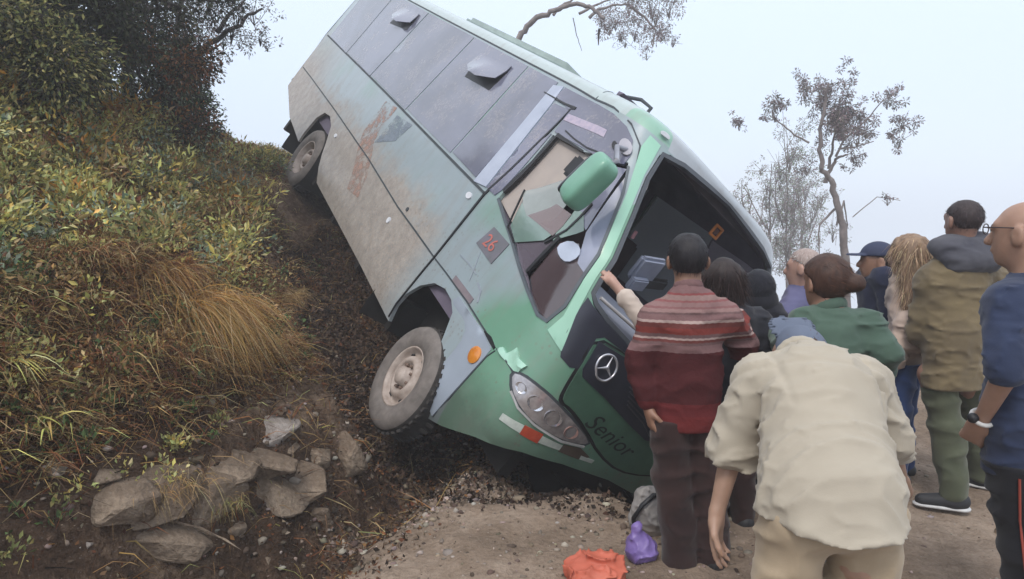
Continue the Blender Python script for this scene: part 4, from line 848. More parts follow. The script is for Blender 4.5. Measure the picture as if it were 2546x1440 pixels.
# the gnarled branch against the sky, left
def path_tree(label, y, paths, clumps_, cnt, size, pal, bark, group=None, dy=.5, px2m=None):
    b = at(*paths[0][0][0], y); b.z = min(gz(b.x, y)-.15, b.z); t = empty('tree', tuple(b)); tag(t, label, 'tree', group); out = []; C, R = [], []
    for pts, r0, r1 in paths:
        Q = np.array([at(a, b2, y) for a, b2 in pts])-np.array(b); Q[:, 1] += np.linspace(0, rng.uniform(-dy, dy), len(Q))
        if pts is paths[0][0] and Q[0, 2] > .3: Q = np.concatenate([np.zeros((1, 3)), Q])
        # resample with a little wobble
        tt = np.linspace(0, len(Q)-1, (len(Q)-1)*4+1); QQ = np.stack([np.interp(tt, np.arange(len(Q)), Q[:, k]) for k in range(3)], 1); QQ[1:-1] += rng.normal(size=(len(QQ)-2, 3))*r0*.22
        out.append(tube_arr(QQ, np.linspace(r0, r1, len(QQ)), 7))
    s = y/F_PX
    for (a, b2, r) in clumps_:
        c = np.array(at(a, b2, y))-np.array(b)+np.array([0, rng.uniform(-dy, dy), 0])
        for _ in range(8): C.append(c+rng.normal(size=3)*r*s*.85); R.append(r*s*rng.uniform(.35, .7))
        q = c+np.array([0, 0, -r*s*1.6]); 
        for _ in range(7): out.append(tube_arr([q, (q+c)/2+rng.normal(size=3)*r*s*.2, c+rng.normal(size=3)*r*s*.9], [.009*y/14, .006*y/14, .003*y/14], 4))
    V, F = join_arr(out); link(mesh_np('trunk', V, F), 'trunk', bark, t)
    crown('crown', np.array(C), np.array(R), cnt, size, pal, t, .35); return t
HAZE_PUR = [(.24, .195, .20), (.18, .15, .155), (.30, .25, .245), (.22, .20, .175), (.27, .20, .22)]  # mauve leaf tones lightened, the haze of distance put into the colour
path_tree('gnarled dark branchy tree with thin foliage against the sky at upper left', 8.2,
    [([(330, 420), (400, 260), (450, 170), (490, 130), (540, 80), (600, 40), (640, 10)], .06, .012), ([(450, 160), (500, 150), (530, 170), (532, 195)], .022, .008), ([(480, 135), (520, 110), (520, 85)], .02, .007), ([(440, 180), (430, 100), (440, 20), (450, -40)], .04, .012), ([(540, 80), (560, 20), (590, -30)], .03, .01), ([(495, 125), (505, 128), (515, 118)], .03, .012)],
    [(560, 50, 34), (600, 30, 30), (620, 60, 22), (520, 40, 38), (470, 40, 44), (440, 90, 40), (500, 95, 22), (585, 85, 18), (640, 95, 10), (430, 20, 50), (535, 5, 40), (605, 100, 12), (610, -10, 34)], 4500, (.022, .055), DG+HAZE_PUR, BARKD, dy=.4)
# limb showing over the bus roof
path_tree('leaning tree limb with drooping grey mauve foliage above the bus roof', 14,
    [([(1130, 420), (1200, 250), (1296, 92), (1325, 62), (1365, 44), (1400, 33), (1440, 36), (1470, 52), (1490, 75)], .075, .03), ([(1376, 38), (1392, 14), (1420, 0), (1440, -20)], .03, .015), ([(1440, 34), (1480, 10), (1530, -10)], .03, .012), ([(1465, 45), (1485, 28), (1520, 20), (1560, 20)], .035, .015), ([(1490, 75), (1496, 95)], .03, .01), ([(1560, 10), (1600, 50), (1620, 90), (1605, 130)], .03, .008), ([(1425, 45), (1438, 75), (1455, 105)], .01, .005)],
    [(1530, 12, 30), (1560, 30, 30), (1590, 45, 26), (1620, 30, 30), (1640, 75, 20), (1605, 110, 18), (1600, 140, 12), (1570, 70, 15), (1530, 50, 15), (1650, 20, 26), (1500, 30, 14), (1665, 110, 10), (1560, -10, 35), (1620, -10, 40), (1540, 90, 8), (1500, 85, 8)], 4200, (.025, .07), HAZE_PUR, BARK, dy=.8)
EUC = 'thin trees behind the people on the right'
path_tree('tall slender eucalyptus tree with clumped foliage behind the crowd', 13,
    [([(2106, 860), (2102, 700), (2095, 620), (2085, 560), (2068, 500), (2052, 455), (2030, 430), (2017, 380), (2018, 330), (2025, 270), (2030, 220)], .085, .02), ([(2052, 455), (2060, 420), (2075, 392), (2095, 388)], .045, .015), ([(2060, 420), (2064, 370), (2068, 320), (2075, 250)], .03, .010), ([(2012, 355), (1980, 335), (1945, 300), (1925, 283)], .02, .008), ([(2078, 390), (2095, 350), (2150, 300), (2190, 250)], .025, .008), ([(2085, 370), (2130, 365), (2180, 350)], .02, .008), ([(2080, 560), (2110, 500), (2130, 560), (2140, 600)], .02, .006), ([(2075, 520), (2030, 560), (2025, 640)], .025, .01), ([(2120, 540), (2170, 490), (2215, 500)], .01, .005), ([(2090, 600), (2100, 520), (2098, 480)], .02, .008)],
    [(2028, 195, 16), (2012, 225, 14), (2075, 205, 15), (2050, 245, 26), (2085, 250, 26), (2065, 290, 26), (2095, 310, 24), (2060, 330, 16), (2140, 275, 20), (2125, 290, 16), (2192, 247, 18), (2205, 300, 20), (2185, 310, 18), (2210, 350, 16), (2160, 370, 18), (2110, 340, 20), (2040, 400, 16), (2145, 340, 14), (1895, 278, 17), (1908, 288, 14), (1840, 305, 12), (2100, 300, 20), (2032, 300, 16), (2170, 500, 8), (2120, 408, 6), (2030, 245, 16)], 9000, (.028, .075), HAZE_PUR+[(.10, .10, .085)], BARK, EUC, dy=.6)
lab = ['thin hazy sapling nearest the bus roof', 'hazy tree with a reddish tuft left of the tall eucalyptus', 'pale thin tree second from the bus', 'slim misty tree just left of the eucalyptus trunk', 'faint leaning sapling showing over the grey haired man', 'misty narrow tree with a dark tuft at mid height']
for i, (bx, top, rad) in enumerate(((1868, 460, 20), (1948, 360, 28), (1905, 410, 22), (2010, 460, 24), (1985, 500, 22), (1965, 430, 24))):
    cl = [(bx+rng.normal()*22, yy, rad*rng.uniform(.6, 1.2)) for yy in np.arange(top, 660, 26)]
    path_tree(lab[i], 19+i*1.7, [([(bx+8, 800), (bx+6, 720), (bx+rng.normal()*6, 600), (bx+rng.normal()*8, 500), (bx, top)], .05, .012), ([(bx, 600), (bx+30, 540), (bx+38, 490)], .025, .008), ([(bx, 570), (bx-28, 500), (bx-34, 450)], .025, .008)], cl, 1400, (.04, .10), HAZE_PUR+SAGE, BARK, EUC, dy=.8)
# ================================================================== PEOPLE
# distance fields meshed with surface nets: one continuous surface for every body and for every garment
def surfnet(F, org, h):
    ins = F < 0; s = [slice(None, -1), slice(1, None)]
    cs = [(a, b, c) for a in (0, 1) for b in (0, 1) for c in (0, 1)]
    cnt = sum(ins[s[a], s[b], s[c]].astype(np.int8) for a, b, c in cs); act = (cnt > 0) & (cnt < 8)
    idx = -np.ones(act.shape, np.int64); I = np.argwhere(act); idx[tuple(I.T)] = np.arange(len(I))
    P = np.zeros((len(I), 3)); N = np.zeros(len(I))
    val = {c: F[I[:, 0]+c[0], I[:, 1]+c[1], I[:, 2]+c[2]] for c in cs}
    for c in cs:
        for ax in range(3):
            if c[ax]: continue
            c2 = tuple(1 if k == ax else c[k] for k in range(3)); a, b = val[c], val[c2]; m = (a < 0) != (b < 0)
            t = np.where(m, a/np.where(m, a-b, 1), 0); p = np.array(c, float)[None]+0; p = np.repeat(p, len(I), 0); p[:, ax] += t; P += p*m[:, None]; N += m
    P = (P/N[:, None]+I)*h+org; Q = []
    for ax in range(3):
        b, c = (ax+1) % 3, (ax+2) % 3; sl0 = [slice(None)]*3; sl1 = [slice(None)]*3; sl0[ax] = slice(None, -1); sl1[ax] = slice(1, None)
        A, B = ins[tuple(sl0)], ins[tuple(sl1)]; E = np.argwhere(A != B); E = E[(E[:, b] > 0) & (E[:, c] > 0) & (E[:, b] < F.shape[b]-1) & (E[:, c] < F.shape[c]-1)]
        def g(db, dc): e = E.copy(); e[:, b] -= db; e[:, c] -= dc; return idx[tuple(e.T)]
        q = np.stack([g(1, 1), g(0, 1), g(0, 0), g(1, 0)], 1); fl = ~A[tuple(E.T)]; q[fl] = q[fl][:, ::-1]; Q.append(q)
    Q = np.concatenate(Q); Q = Q[(Q >= 0).all(1)]; return P, Q
V3 = lambda *a: np.array(a, float)
class Fld:
    def __init__(s, h): s.h = h; s.pr = []; s.post = []
    def rc(s, a, b, ra, rb, k=.02, flat=None):
        """tapered capsule; flat=(axis, factor) squeezes it along an axis"""
        a, b = np.array(a, float), np.array(b, float); mr = max(ra, rb)+k+.02; lo, hi = np.minimum(a, b)-mr, np.maximum(a, b)+mr
        def f(P):
            Q = P-a
            if flat is not None: n = np.array(flat[0], float); n /= np.linalg.norm(n); Q = Q+n*((Q @ n)[..., None]*(flat[1]-1)); ab = b-a; ab = ab+n*((ab @ n)*(flat[1]-1))
            else: ab = b-a
            t = np.clip((Q @ ab)/(ab @ ab+1e-9), 0, 1); return np.linalg.norm(Q-t[..., None]*ab, axis=-1)-(ra+(rb-ra)*t)
        s.pr.append((f, lo, hi, k)); return s
    def el(s, c, r, M=None, k=.02, sub=False):
        c, r = np.array(c, float), np.array(r, float); M = np.eye(3) if M is None else M; mr = r.max()+k+.02
        def f(P):
            q = (P-c) @ M; k0 = np.linalg.norm(q/r, axis=-1); k1 = np.linalg.norm(q/(r*r), axis=-1)+1e-9; return k0*(k0-1)/k1
        s.pr.append((f, c-mr, c+mr, -k if sub else k)); return s
    def cut(s, p, n): s.post.append(lambda D, P, p=np.array(p, float), n=np.array(n, float)/np.linalg.norm(n): np.maximum(D, (P-p) @ n)); return s
    def cutf(s, f): s.post.append(f); return s
    def disp(s, f): s.post.append(lambda D, P: np.where(D < .04, D-f(P), D)); return s
    def mesh(s, name, mat, parent, relax=0):
        lo = np.min([p[1] for p in s.pr], 0)-2*s.h; hi = np.max([p[2] for p in s.pr], 0)+2*s.h; n = np.ceil((hi-lo)/s.h).astype(int)+1
        ax = [lo[i]+np.arange(n[i])*s.h for i in range(3)]; G = np.stack(np.meshgrid(*ax, indexing='ij'), -1); D = np.full(G.shape[:3], .2)
        for f, a, b, k in s.pr:
            i0 = np.maximum(((a-lo)/s.h).astype(int)-1, 0); i1 = np.minimum(((b-lo)/s.h).astype(int)+2, n); sl = tuple(slice(i0[i], i1[i]) for i in range(3))
            d = f(G[sl]); o = D[sl]
            if k < 0: D[sl] = np.maximum(o, -d)
            else: hh = np.clip(.5+.5*(o-d)/k, 0, 1); D[sl] = np.minimum(o*(1-hh)+d*hh-k*hh*(1-hh), np.minimum(o, d))
        for p in s.post: D = p(D, G)
        V, F = surfnet(D, lo, s.h); return link(mesh_np(name, V, F), name, mat, parent)
def nrm(v): v = np.array(v, float); return v/np.linalg.norm(v)
SKIN = {}
def skin(name, c):
    if name not in SKIN:
        m, n, b = new_mat(name); n.links.new(ramp(n, noise(n, 14, 4), [(.3, tuple(v*.82 for v in c)), (.7, c)]), b.inputs['Base Color']); b.inputs['Roughness'].default_value = .5
        b.inputs['Subsurface Weight'].default_value = .12; b.inputs['Subsurface Radius'].default_value = (.02, .008, .004); bump(n, b, noise(n, 90, 3), .08, .003); SKIN[name] = m
    return SKIN[name]
def cloth(name, c, c2=None, scale=5, weave=160, bs=.25, fold=7, fs=.5, rough=.9):
    m, n, b = new_mat(name); b.inputs['Roughness'].default_value = rough; b.inputs['Specular IOR Level'].default_value = .2; b.inputs['Sheen Weight'].default_value = .15
    c2 = c2 or tuple(v*.82 for v in c); n.links.new(ramp(n, noise(n, scale, 5, .6), [(.32, c2), (.68, c)]), b.inputs['Base Color'])
    rg = noise(n, fold*.8, 3, .5, dist=.6); rg.node.noise_type = 'RIDGED_MULTIFRACTAL'; bump(n, b, rg, fs*.5, .016); bump(n, b, noise(n, weave, 2), bs, .002); return m
def hairmat(name, c, c2=None, sc=60):
    m, n, b = new_mat(name); b.inputs['Roughness'].default_value = .55; b.inputs['Specular IOR Level'].default_value = .3
    x = noise(n, sc, 5, .7, vec=(1, 1, .25)); n.links.new(ramp(n, x, [(.3, c2 or tuple(v*.45 for v in c)), (.7, c)]), b.inputs['Base Color']); bump(n, b, x, .6, .006); return m
def headframe(yaw, pitch=0, roll=0):
    """columns: right, forward, up of the head; yaw 0 looks along +y, positive turns to the left"""
    return np.array((Matrix.Rotation(yaw, 3, 'Z') @ Matrix.Rotation(-pitch, 3, 'X') @ Matrix.Rotation(roll, 3, 'Y')))
def hand(f, wr, d, palm_n, side, curl=.5, sc=1.0, k=.006):
    """palm and five fingers; d: direction of the hand, palm_n: palm normal, side +1/-1 puts the thumb"""
    d = nrm(d); n = nrm(np.array(palm_n)-np.dot(palm_n, d)*d); t = np.cross(d, n)*side
    wr = np.array(wr, float); base = wr+d*.085*sc
    f.rc(wr, wr+d*.03*sc, .026*sc, .03*sc, .02, (n, 1.45)); 
    for o in (-.024, -.008, .008, .024): f.rc(wr+d*.02*sc+t*o*.7*sc, base+t*o*sc, .016*sc, .0125*sc, .012)
    for o, ln, cu in ((.030, .068, .8), (.0105, .076, 1), (-.0105, .070, 1.1), (-.029, .055, 1.25)):
        p = base+t*o*sc-t*0; a = 0; q = p; seg = [ln*.45, ln*.32, ln*.25]; r = [.0092, .0084, .0076, .0065]
        dd = nrm(d+t*o*3)
        for j in range(3):
            a += curl*cu*(.55 if j == 0 else .75); e = q+(dd*math.cos(a)+n*math.sin(a))*seg[j]*sc; f.rc(q, e, r[j]*sc, r[j+1]*sc, k*.6); q = e
    p = wr+d*.022*sc+t*.022*sc; q = p+(d*.6+t*.75+n*.25)*.042*sc; f.rc(p, q, .015*sc, .0115*sc, .014); e = q+nrm(d*.9+t*.25+n*(.25+curl*.5))*.034*sc; f.rc(q, e, .011*sc, .0095*sc, .004); f.rc(e, e+nrm(d+n*(.3+curl*.6))*.024*sc, .0095*sc, .0075*sc, .004)
def human(label, loc, J, rot=0, sk=('skin_tan', (.33, .20, .14)), head=None, hair=None, shirt=None, trousers=None, shoes=None, hands=(0, 0), h=.011, build=1.0, group=None, hs=1.0, skinlegs=False, neck=.052, chestflat=1.5):
    """J: joints pel che nek hed sh/el/wr L,R hip/kn/an L,R in metres about loc; the torso front is J['f']"""
    t = empty('person', tuple(loc), (0, 0, rot)); tag(t, label, 'person', group)
    g = {k: np.array(v, float) for k, v in J.items()}; f = g['f'] = nrm(g.get('f', V3(0, 1, 0))); M = head.get('M', headframe(head.get('yaw', 0), head.get('pitch', 0), head.get('roll', 0))); hd = g['hed']; B = build
    hp = lambda x, y, z: hd+M @ np.array([x, y, z])*hs
    b = Fld(h)
    b.el(hd+M @ V3(0, -.008, .025)*hs, V3(.076, .094, .088)*hs, M, .02); b.el(hp(0, .022, -.035), V3(.060, .068, .078)*hs, M, .03); b.rc(hp(0, .055, -.085), hp(0, .03, -.08), .026*hs, .034*hs, .03)
    b.rc(hp(0, .088, .012), hp(0, .108, -.026), .010*hs, .016*hs, .014); b.rc(hp(-.04, .07, .034), hp(.04, .07, .034), .013*hs, .013*hs, .02)
    b.rc(hp(-.018, .088, -.055), hp(.018, .088, -.055), .009*hs, .009*hs, .010)
    for sx in (-1, 1): b.el(hp(sx*.082, -.008, -.005), V3(.013, .026, .038)*hs, M @ np.array(Matrix.Rotation(sx*.45, 3, 'Z')), .003); b.el(hp(sx*.097, .004, -.002), V3(.010, .015, .022)*hs, M, .004, sub=True); b.el(hp(sx*.032, .084, .018), V3(.016, .010, .009)*hs, M, .004)
    b.rc(g['nek'], hp(0, -.02, -.05), neck*B+.006, neck*B, .03)
    b.rc(g['pel'], g['che'], .10*B, .11*B, .05, (f, 1.5)); b.rc(g['shL'], g['shR'], .05, .05, .05); b.rc(g['che'], g['nek'], .08, .05, .05)
    for s_ in 'LR':
        b.rc(g['sh'+s_], g['el'+s_], .044*B, .036*B, .02); b.rc(g['el'+s_], g['wr'+s_], .038*B, .024, .02); hn = hands[0 if s_ == 'L' else 1]
        dd = nrm(g['wr'+s_]-g['el'+s_])
        if hn: hand(b, g['wr'+s_], hn.get('d', dd), hn.get('n', f), hn.get('s', 1), hn.get('curl', .5), hn.get('sc', 1.05))
        else: b.rc(g['wr'+s_], g['wr'+s_]+dd*.09, .026, .03, .02, (f, .8)); [b.rc(g['wr'+s_]+dd*.09+np.cross(dd, f)*o, g['wr'+s_]+dd*(.165-abs(o))+f*.02+np.cross(dd, f)*o*1.2, .011, .009, .006) for o in (-.027, -.009, .009, .027)]
        b.rc(g['hip'+s_]+V3(0, 0, -.13), g['kn'+s_], .070*B, .05, .03); b.rc(g['kn'+s_], g['an'+s_], .05, .036, .02); ft = g.get('ft'+s_, f*V3(1, 1, 0)); b.rc(g['an'+s_]+V3(0, 0, -.03), g['an'+s_]+nrm(ft)*.15+V3(0, 0, -.05), .035, .028, .02)
    b.mesh('body', skin(*sk), t)
    if trousers:
        q = Fld(max(h, .011)); tr = trousers; r0, r1, r2 = tr.get('r', (.098, .078, .066)); am = tr.get('am', .008)
        q.rc(g['hipL']+V3(0, 0, .03), g['hipR']+V3(0, 0, .03), tr.get('hipr', .115)*B, tr.get('hipr', .115)*B, .05, (f, 1.15)); q.rc(g['pel']+V3(0, 0, -.03), g['pel']+nrm(g['che']-g['pel'])*.04, .118*B, .11*B, .05, (f, 1.45))
        for s_ in 'LR': q.rc(g['hip'+s_], g['kn'+s_], r0*B, r1, .03); q.rc(g['kn'+s_], g['an'+s_]+V3(0, 0, tr.get('cuff', -.01)), r1, r2, .03)
        q.disp(lambda P: am*(2.2*ridge(P*V3(6, 6, 11)+.35*vnoise(P*5)[..., None], 3)+.8*ridge(P*V3(11, 11, 19)+9, 4)-1.2)); hz = None if not shirt else (shirt['cuts'][0][0][2]+.05 if shirt.get('cuts') else (g['pel']-nrm(g['che']-g['pel'])*(shirt.get('hem', .12)+shirt.get('w', (.15, .15))[0]*B*shirt.get('flare', 1.)*.5-.05))[2]); q.cut((0, 0, hz), (0, 0, 1)) if hz else None; tp = g['pel']+nrm(g['che']-g['pel'])*.03; q.cut(tp, nrm(g['che']-g['pel']))
        o = q.mesh('trousers', tr['m'], t)
        if tr.get('belt'): pass
    if shoes:
        for s_ in 'LR':
            ft = nrm(g.get('ft'+s_, f*V3(1, 1, 0))); a = g['an'+s_]; q = Fld(.009); q.rc(a+V3(0, 0, -.035)-ft*.035, a+ft*.155+V3(0, 0, -.052), .048, .036, .03); q.rc(a+V3(0, 0, .0), a+V3(0, 0, -.04), .044, .05, .03); q.cut(a+V3(0, 0, -.078), (0, 0, -1))
            so = q.mesh('shoe', shoes['m'], t); q = Fld(.008); zz = a[2]-.074; q.rc(V3(a[0], a[1], zz)-ft*.035, V3(a[0], a[1], zz)+ft*.16, .053, .043, .02, ((0, 0, 1), 3.2)); q.mesh('sole', shoes['sole'], so)
    if shirt:
        q = Fld(h); sh = shirt; sr = sh.get('sr', (.062, .055, .045)); cw = sh.get('w', (.150, .155)); up = nrm(g['che']-g['pel']); wd = nrm(g['shR']-g['shL']); k0 = sh.get('flare', 1.0)
        hemd = sh.get('hem', .12); hp_ = g['pel']-up*(hemd+cw[0]*k0*.5+.03) if 'low' not in sh else g['pel']+np.array(sh['low'])
        q.rc(hp_, g['pel']+up*.03, cw[0]*B*k0, cw[0]*B, .06, (f, chestflat)); q.rc(g['pel']+up*.02, g['che'], cw[0]*B, cw[1]*B, .07, (f, chestflat))
        q.rc(g['shL']*.86+g['shR']*.14-up*.02, g['shR']*.86+g['shL']*.14-up*.02, .068*B, .068*B, .06, (f, 1.05)); q.rc(g['che']+up*.02, g['nek'], .10*B, .062, .06); tz = g['nek']-nrm(g['nek']-g['che'])*.055; [q.rc(tz, g['sh'+s_]*.9+g['che']*.1, .062*B, .058*B, .07) for s_ in 'LR']
        if sh.get('stand'): nd_ = nrm(hd-g['nek']); q.rc(g['nek']-nd_*.02, g['nek']+nd_*sh['stand'], .066, .060, .02)
        if sh.get('back'): q.el(g['che']-f*.035, V3(*sh['back']), None, .06)
        for i_, s_ in enumerate('LR'):
            el = sh.get('len', (2, 2))[i_]; q.rc(g['sh'+s_], g['el'+s_] if el >= 1 else g['sh'+s_]+(g['el'+s_]-g['sh'+s_])*el, sr[0]*B, sr[1], .045)
            if el > 1: tt = min(el-1, 1); e_ = g['el'+s_]+(g['wr'+s_]-g['el'+s_])*tt; q.rc(g['el'+s_], e_, sr[1], sr[1]+(sr[2]-sr[1])*tt, .02)
            if sh.get('roll') and el > 1: dd = nrm(g['wr'+s_]-g['el'+s_]); q.rc(e_-dd*.035, e_, sr[1]+.006, sr[1]+.004, .006); q.cutf(lambda D, P, e_=e_, dd=dd: np.where((np.linalg.norm(P-e_, axis=-1) < .12) & ((P-e_) @ dd > 0), np.maximum(D, (P-e_) @ dd), D))
        am = sh.get('am', .007); fs = sh.get('fs', V3(7, 7, 17))
        q.disp(lambda P: am*(1.9*ridge(P*fs+.5*vnoise(P*4)[..., None], 4)+1.0*ridge(P*fs*1.9+11, 5)-.8)+am*.6*vnoise(P*V3(3.5, 3.5, 5)))
        if sh.get('seams'):
            yk = g['che']+up*.045
            def groove(D, P):
                a = np.abs((P-yk) @ up); bL = np.abs((P-g['shL']*.92-g['shR']*.08) @ wd); bR = np.abs((P-g['shR']*.92-g['shL']*.08) @ wd); near = (P-g['che']) @ up > -.12
                gv = np.exp(-(a/.007)**2)+np.exp(-(bL/.008)**2)*near+np.exp(-(bR/.008)**2)*near
                return D+.006*np.clip(gv, 0, 1)
            q.cutf(groove)
        for pp, nn in sh.get('cuts', ()): q.cut(pp, nn)
        q.cut(g['pel']-up*(hemd+cw[0]*k0*.5), -up) if not sh.get('cuts') else None
        if sh.get('neckcut', True): q.cutf(lambda D, P: np.maximum(D, -(np.linalg.norm(P-(g['nek']+nrm(hd-g['nek'])*.055), axis=-1)-.058)))
        if sh.get('tail'): q.cutf(lambda D, P: np.maximum(D, .80+sh['tail']*np.clip((np.abs(P[..., 0]-.03)-.05)/.15, 0, 1)**2-P[..., 2]))
        s_o = q.mesh('shirt' if 'n' not in sh else sh['n'], sh['m'], t)
        if sh.get('collar'):
            q = Fld(.008); a = g['nek']; nd = nrm(hd-a); c0 = a+nd*sh.get('cup', .018); th = np.linspace(0, 2*PI, 19); ux = nrm(np.cross(nd, f)); uy = np.cross(ux, nd); cr_, ch = sh['collar'][:2]
            ring = [c0+ux*math.cos(a_)*cr_+uy*math.sin(a_)*cr_*1.05-nd*.012*math.sin(a_) for a_ in th]
            for i in range(18): q.rc(ring[i], ring[i+1], ch, ch, .012, (nd, .55))
            q.mesh('collar', sh.get('cm', sh['m']), t)
    if hair:
        hm = hair['m']; q = Fld(hair.get('h', .009)); kd = hair.get('kind', 'short'); th = hair.get('t', .008)
        q.el(hd+M @ V3(0, -.012, .028)*hs, (V3(.078, .096, .092)+th)*hs, M, .02); R_ = M.T
        if kd in ('short', 'bald_top', 'cap', 'long', 'bun', 'curly'):
            lo_ = hair.get('low', -.055)
            def trim(D, P):
                Q = (P-hd) @ M/hs; x, y, z = Q[..., 0], Q[..., 1], Q[..., 2]
                face = np.minimum(.055-0*y, 0)  # placeholder keeps shape
                lim = np.where(y > -.02, .02+np.clip((y+.02)*.55, 0, .05), lo_+np.clip((y+.07)*1.1, 0, .06)); D = np.maximum(D, (lim-z)*.9)
                D = np.maximum(D, np.where(z < .075, (y-.062-(z-.03)*.2), -1))
                if kd == 'bald_top': D = np.maximum(D, -(np.linalg.norm((Q-V3(0, -.035, .135))/V3(1, 1.1, 1), axis=-1)-hair.get('bald', .062)))
                return D
            if kd in ('short', 'bald_top', 'bun', 'cap'): q.cutf(trim)
        if kd == 'bun':
            q.el(hp(*hair.get('bun', (0, -.115, .02))), V3(.045, .042, .042)*hs, M, .02); q.rc(hp(0, -.08, 0), hp(*hair.get('bun', (0, -.115, .02))), .03, .03, .02)
        if kd in ('long', 'curly'):
            ln = hair.get('len', .28); wv = hair.get('wide', .085)
            q.cutf(lambda D, P: np.maximum(D, np.where(((P-hd) @ M)[..., 2] < .07, ((P-hd) @ M)[..., 1]-.035, -1)))
            for sx in (-.6, 0, .6): q.rc(hp(sx*.08, -.045, .03), hp(sx*wv*1.3, -.075, -ln), .065*hs, hair.get('tip', .05), .03, ((0, 1, 0), 1.2))
        if kd == 'curly': q.disp(lambda P: .018*vnoise(P*28)+.012*vnoise(P*60))
        else: q.disp(lambda P: hair.get('am', .003)*vnoise(P*V3(60, 60, 20))+.003*vnoise(P*14))
        ho = q.mesh('hair', hm, t)
        Vh = np.empty(len(ho.data.vertices)*3); ho.data.vertices.foreach_get('co', Vh); Vh = Vh.reshape(-1, 3); Nh = np.empty(len(ho.data.vertices)*3); ho.data.vertices.foreach_get('normal', Nh); Nh = Nh.reshape(-1, 3)
        ns = {'short': 1500, 'bun': 1800, 'long': 3200, 'curly': 3600, 'bald_top': 700, 'cap': 500}[kd]; ii = rng.integers(0, len(Vh), ns); bl = {'short': .022, 'bun': .05, 'long': .09, 'curly': .07, 'bald_top': .006}.get(kd, .02)
        crown_ = hp(0, -.05, .10); away = Vh[ii]-crown_; away -= Nh[ii]*(away*Nh[ii]).sum(1)[:, None]; away = unit(away+np.array([0, 0, -.02]))
        if kd == 'bun': away = unit(np.array(hp(*hair.get('bun', (0, -.115, .02))))-Vh[ii])
        if kd in ('long', 'curly'): away = unit(away*.5+np.array([0, 0, -1.])+rng.normal(size=(ns, 3))*(.5 if kd == 'curly' else .12))
        col_ = hair.get('sc', tuple(v*1.0 for v in hm.node_tree.nodes['Color Ramp'].color_ramp.elements[1].color[:3]))
        Vb, Fb, Cb = blades(Vh[ii]-Nh[ii]*.002, unit(away+Nh[ii]*(.45 if kd == 'curly' else .22)+rng.normal(size=(ns, 3))*.28), rng.uniform(.5, 1.2, ns)*bl, np.full(ns, .0022), pick([col_, tuple(v*.5 for v in col_), tuple(min(v*2.6, .8) for v in col_)], ns), 3, .5)
        so = link(mesh_np('strands', Vb, Fb, Cb), 'strands', LEAF, ho, smooth=False); so['kind'] = 'stuff'
    return t
def std(hgt=1.65, w=.19, lean=(0, 0), f=(0, 1, 0), arms=None, stance=.10):
    """a standing skeleton of the given height facing f; lean moves the chest"""
    k = hgt/1.65; f = nrm(f); r = np.cross(f, V3(0, 0, 1)); L_ = -r; lx = np.array([lean[0], lean[1], 0.])
    J = dict(f=f, pel=V3(0, 0, .90*k), che=V3(0, 0, 1.22*k)+lx*.7, nek=V3(0, 0, 1.375*k)+lx, hed=V3(0, 0, 1.52*k)+lx*1.1+f*.02)
    for s_, sd_ in (('L', L_), ('R', r)):
        J['sh'+s_] = V3(0, 0, 1.335*k)+sd_*w*k+lx*.95; J['el'+s_] = J['sh'+s_]+sd_*.045-V3(0, 0, .27*k)-f*.02; J['wr'+s_] = J['el'+s_]-V3(0, 0, .24*k)+f*.05
        J['hip'+s_] = V3(0, 0, .86*k)+sd_*.09*k; J['kn'+s_] = V3(0, 0, .47*k)+sd_*(stance+.01)*k+f*.02; J['an'+s_] = V3(0, 0, .078)+sd_*(stance+.02)*k
    if arms: J.update({a: np.array(b, float) for a, b in arms.items()})
    return J
def rel(px, py, y, loc): return np.array(at(px, py, y))-np.array(loc)
def face_detail(t, hd, M, hs=1.0, glasses=False, eye=True):
    pass
DARKPANTS = cloth('brown_trousers', (.042, .022, .020), (.026, .014, .014)); BLKSHOE = simple('black_shoe', (.02, .02, .022), .6); GRYSOLE = simple('grey_sole', (.2, .19, .18), .8)
HDARK = hairmat('hair_black', (.022, .019, .022), (.008, .007, .009)); HBRN = hairmat('hair_brown', (.075, .035, .022), (.03, .014, .01)); HBLK2 = hairmat('hair_dark_brown', (.035, .022, .020), (.012, .008, .008), 45)
CX_ = lambda px, y: at(px, 700, y).x
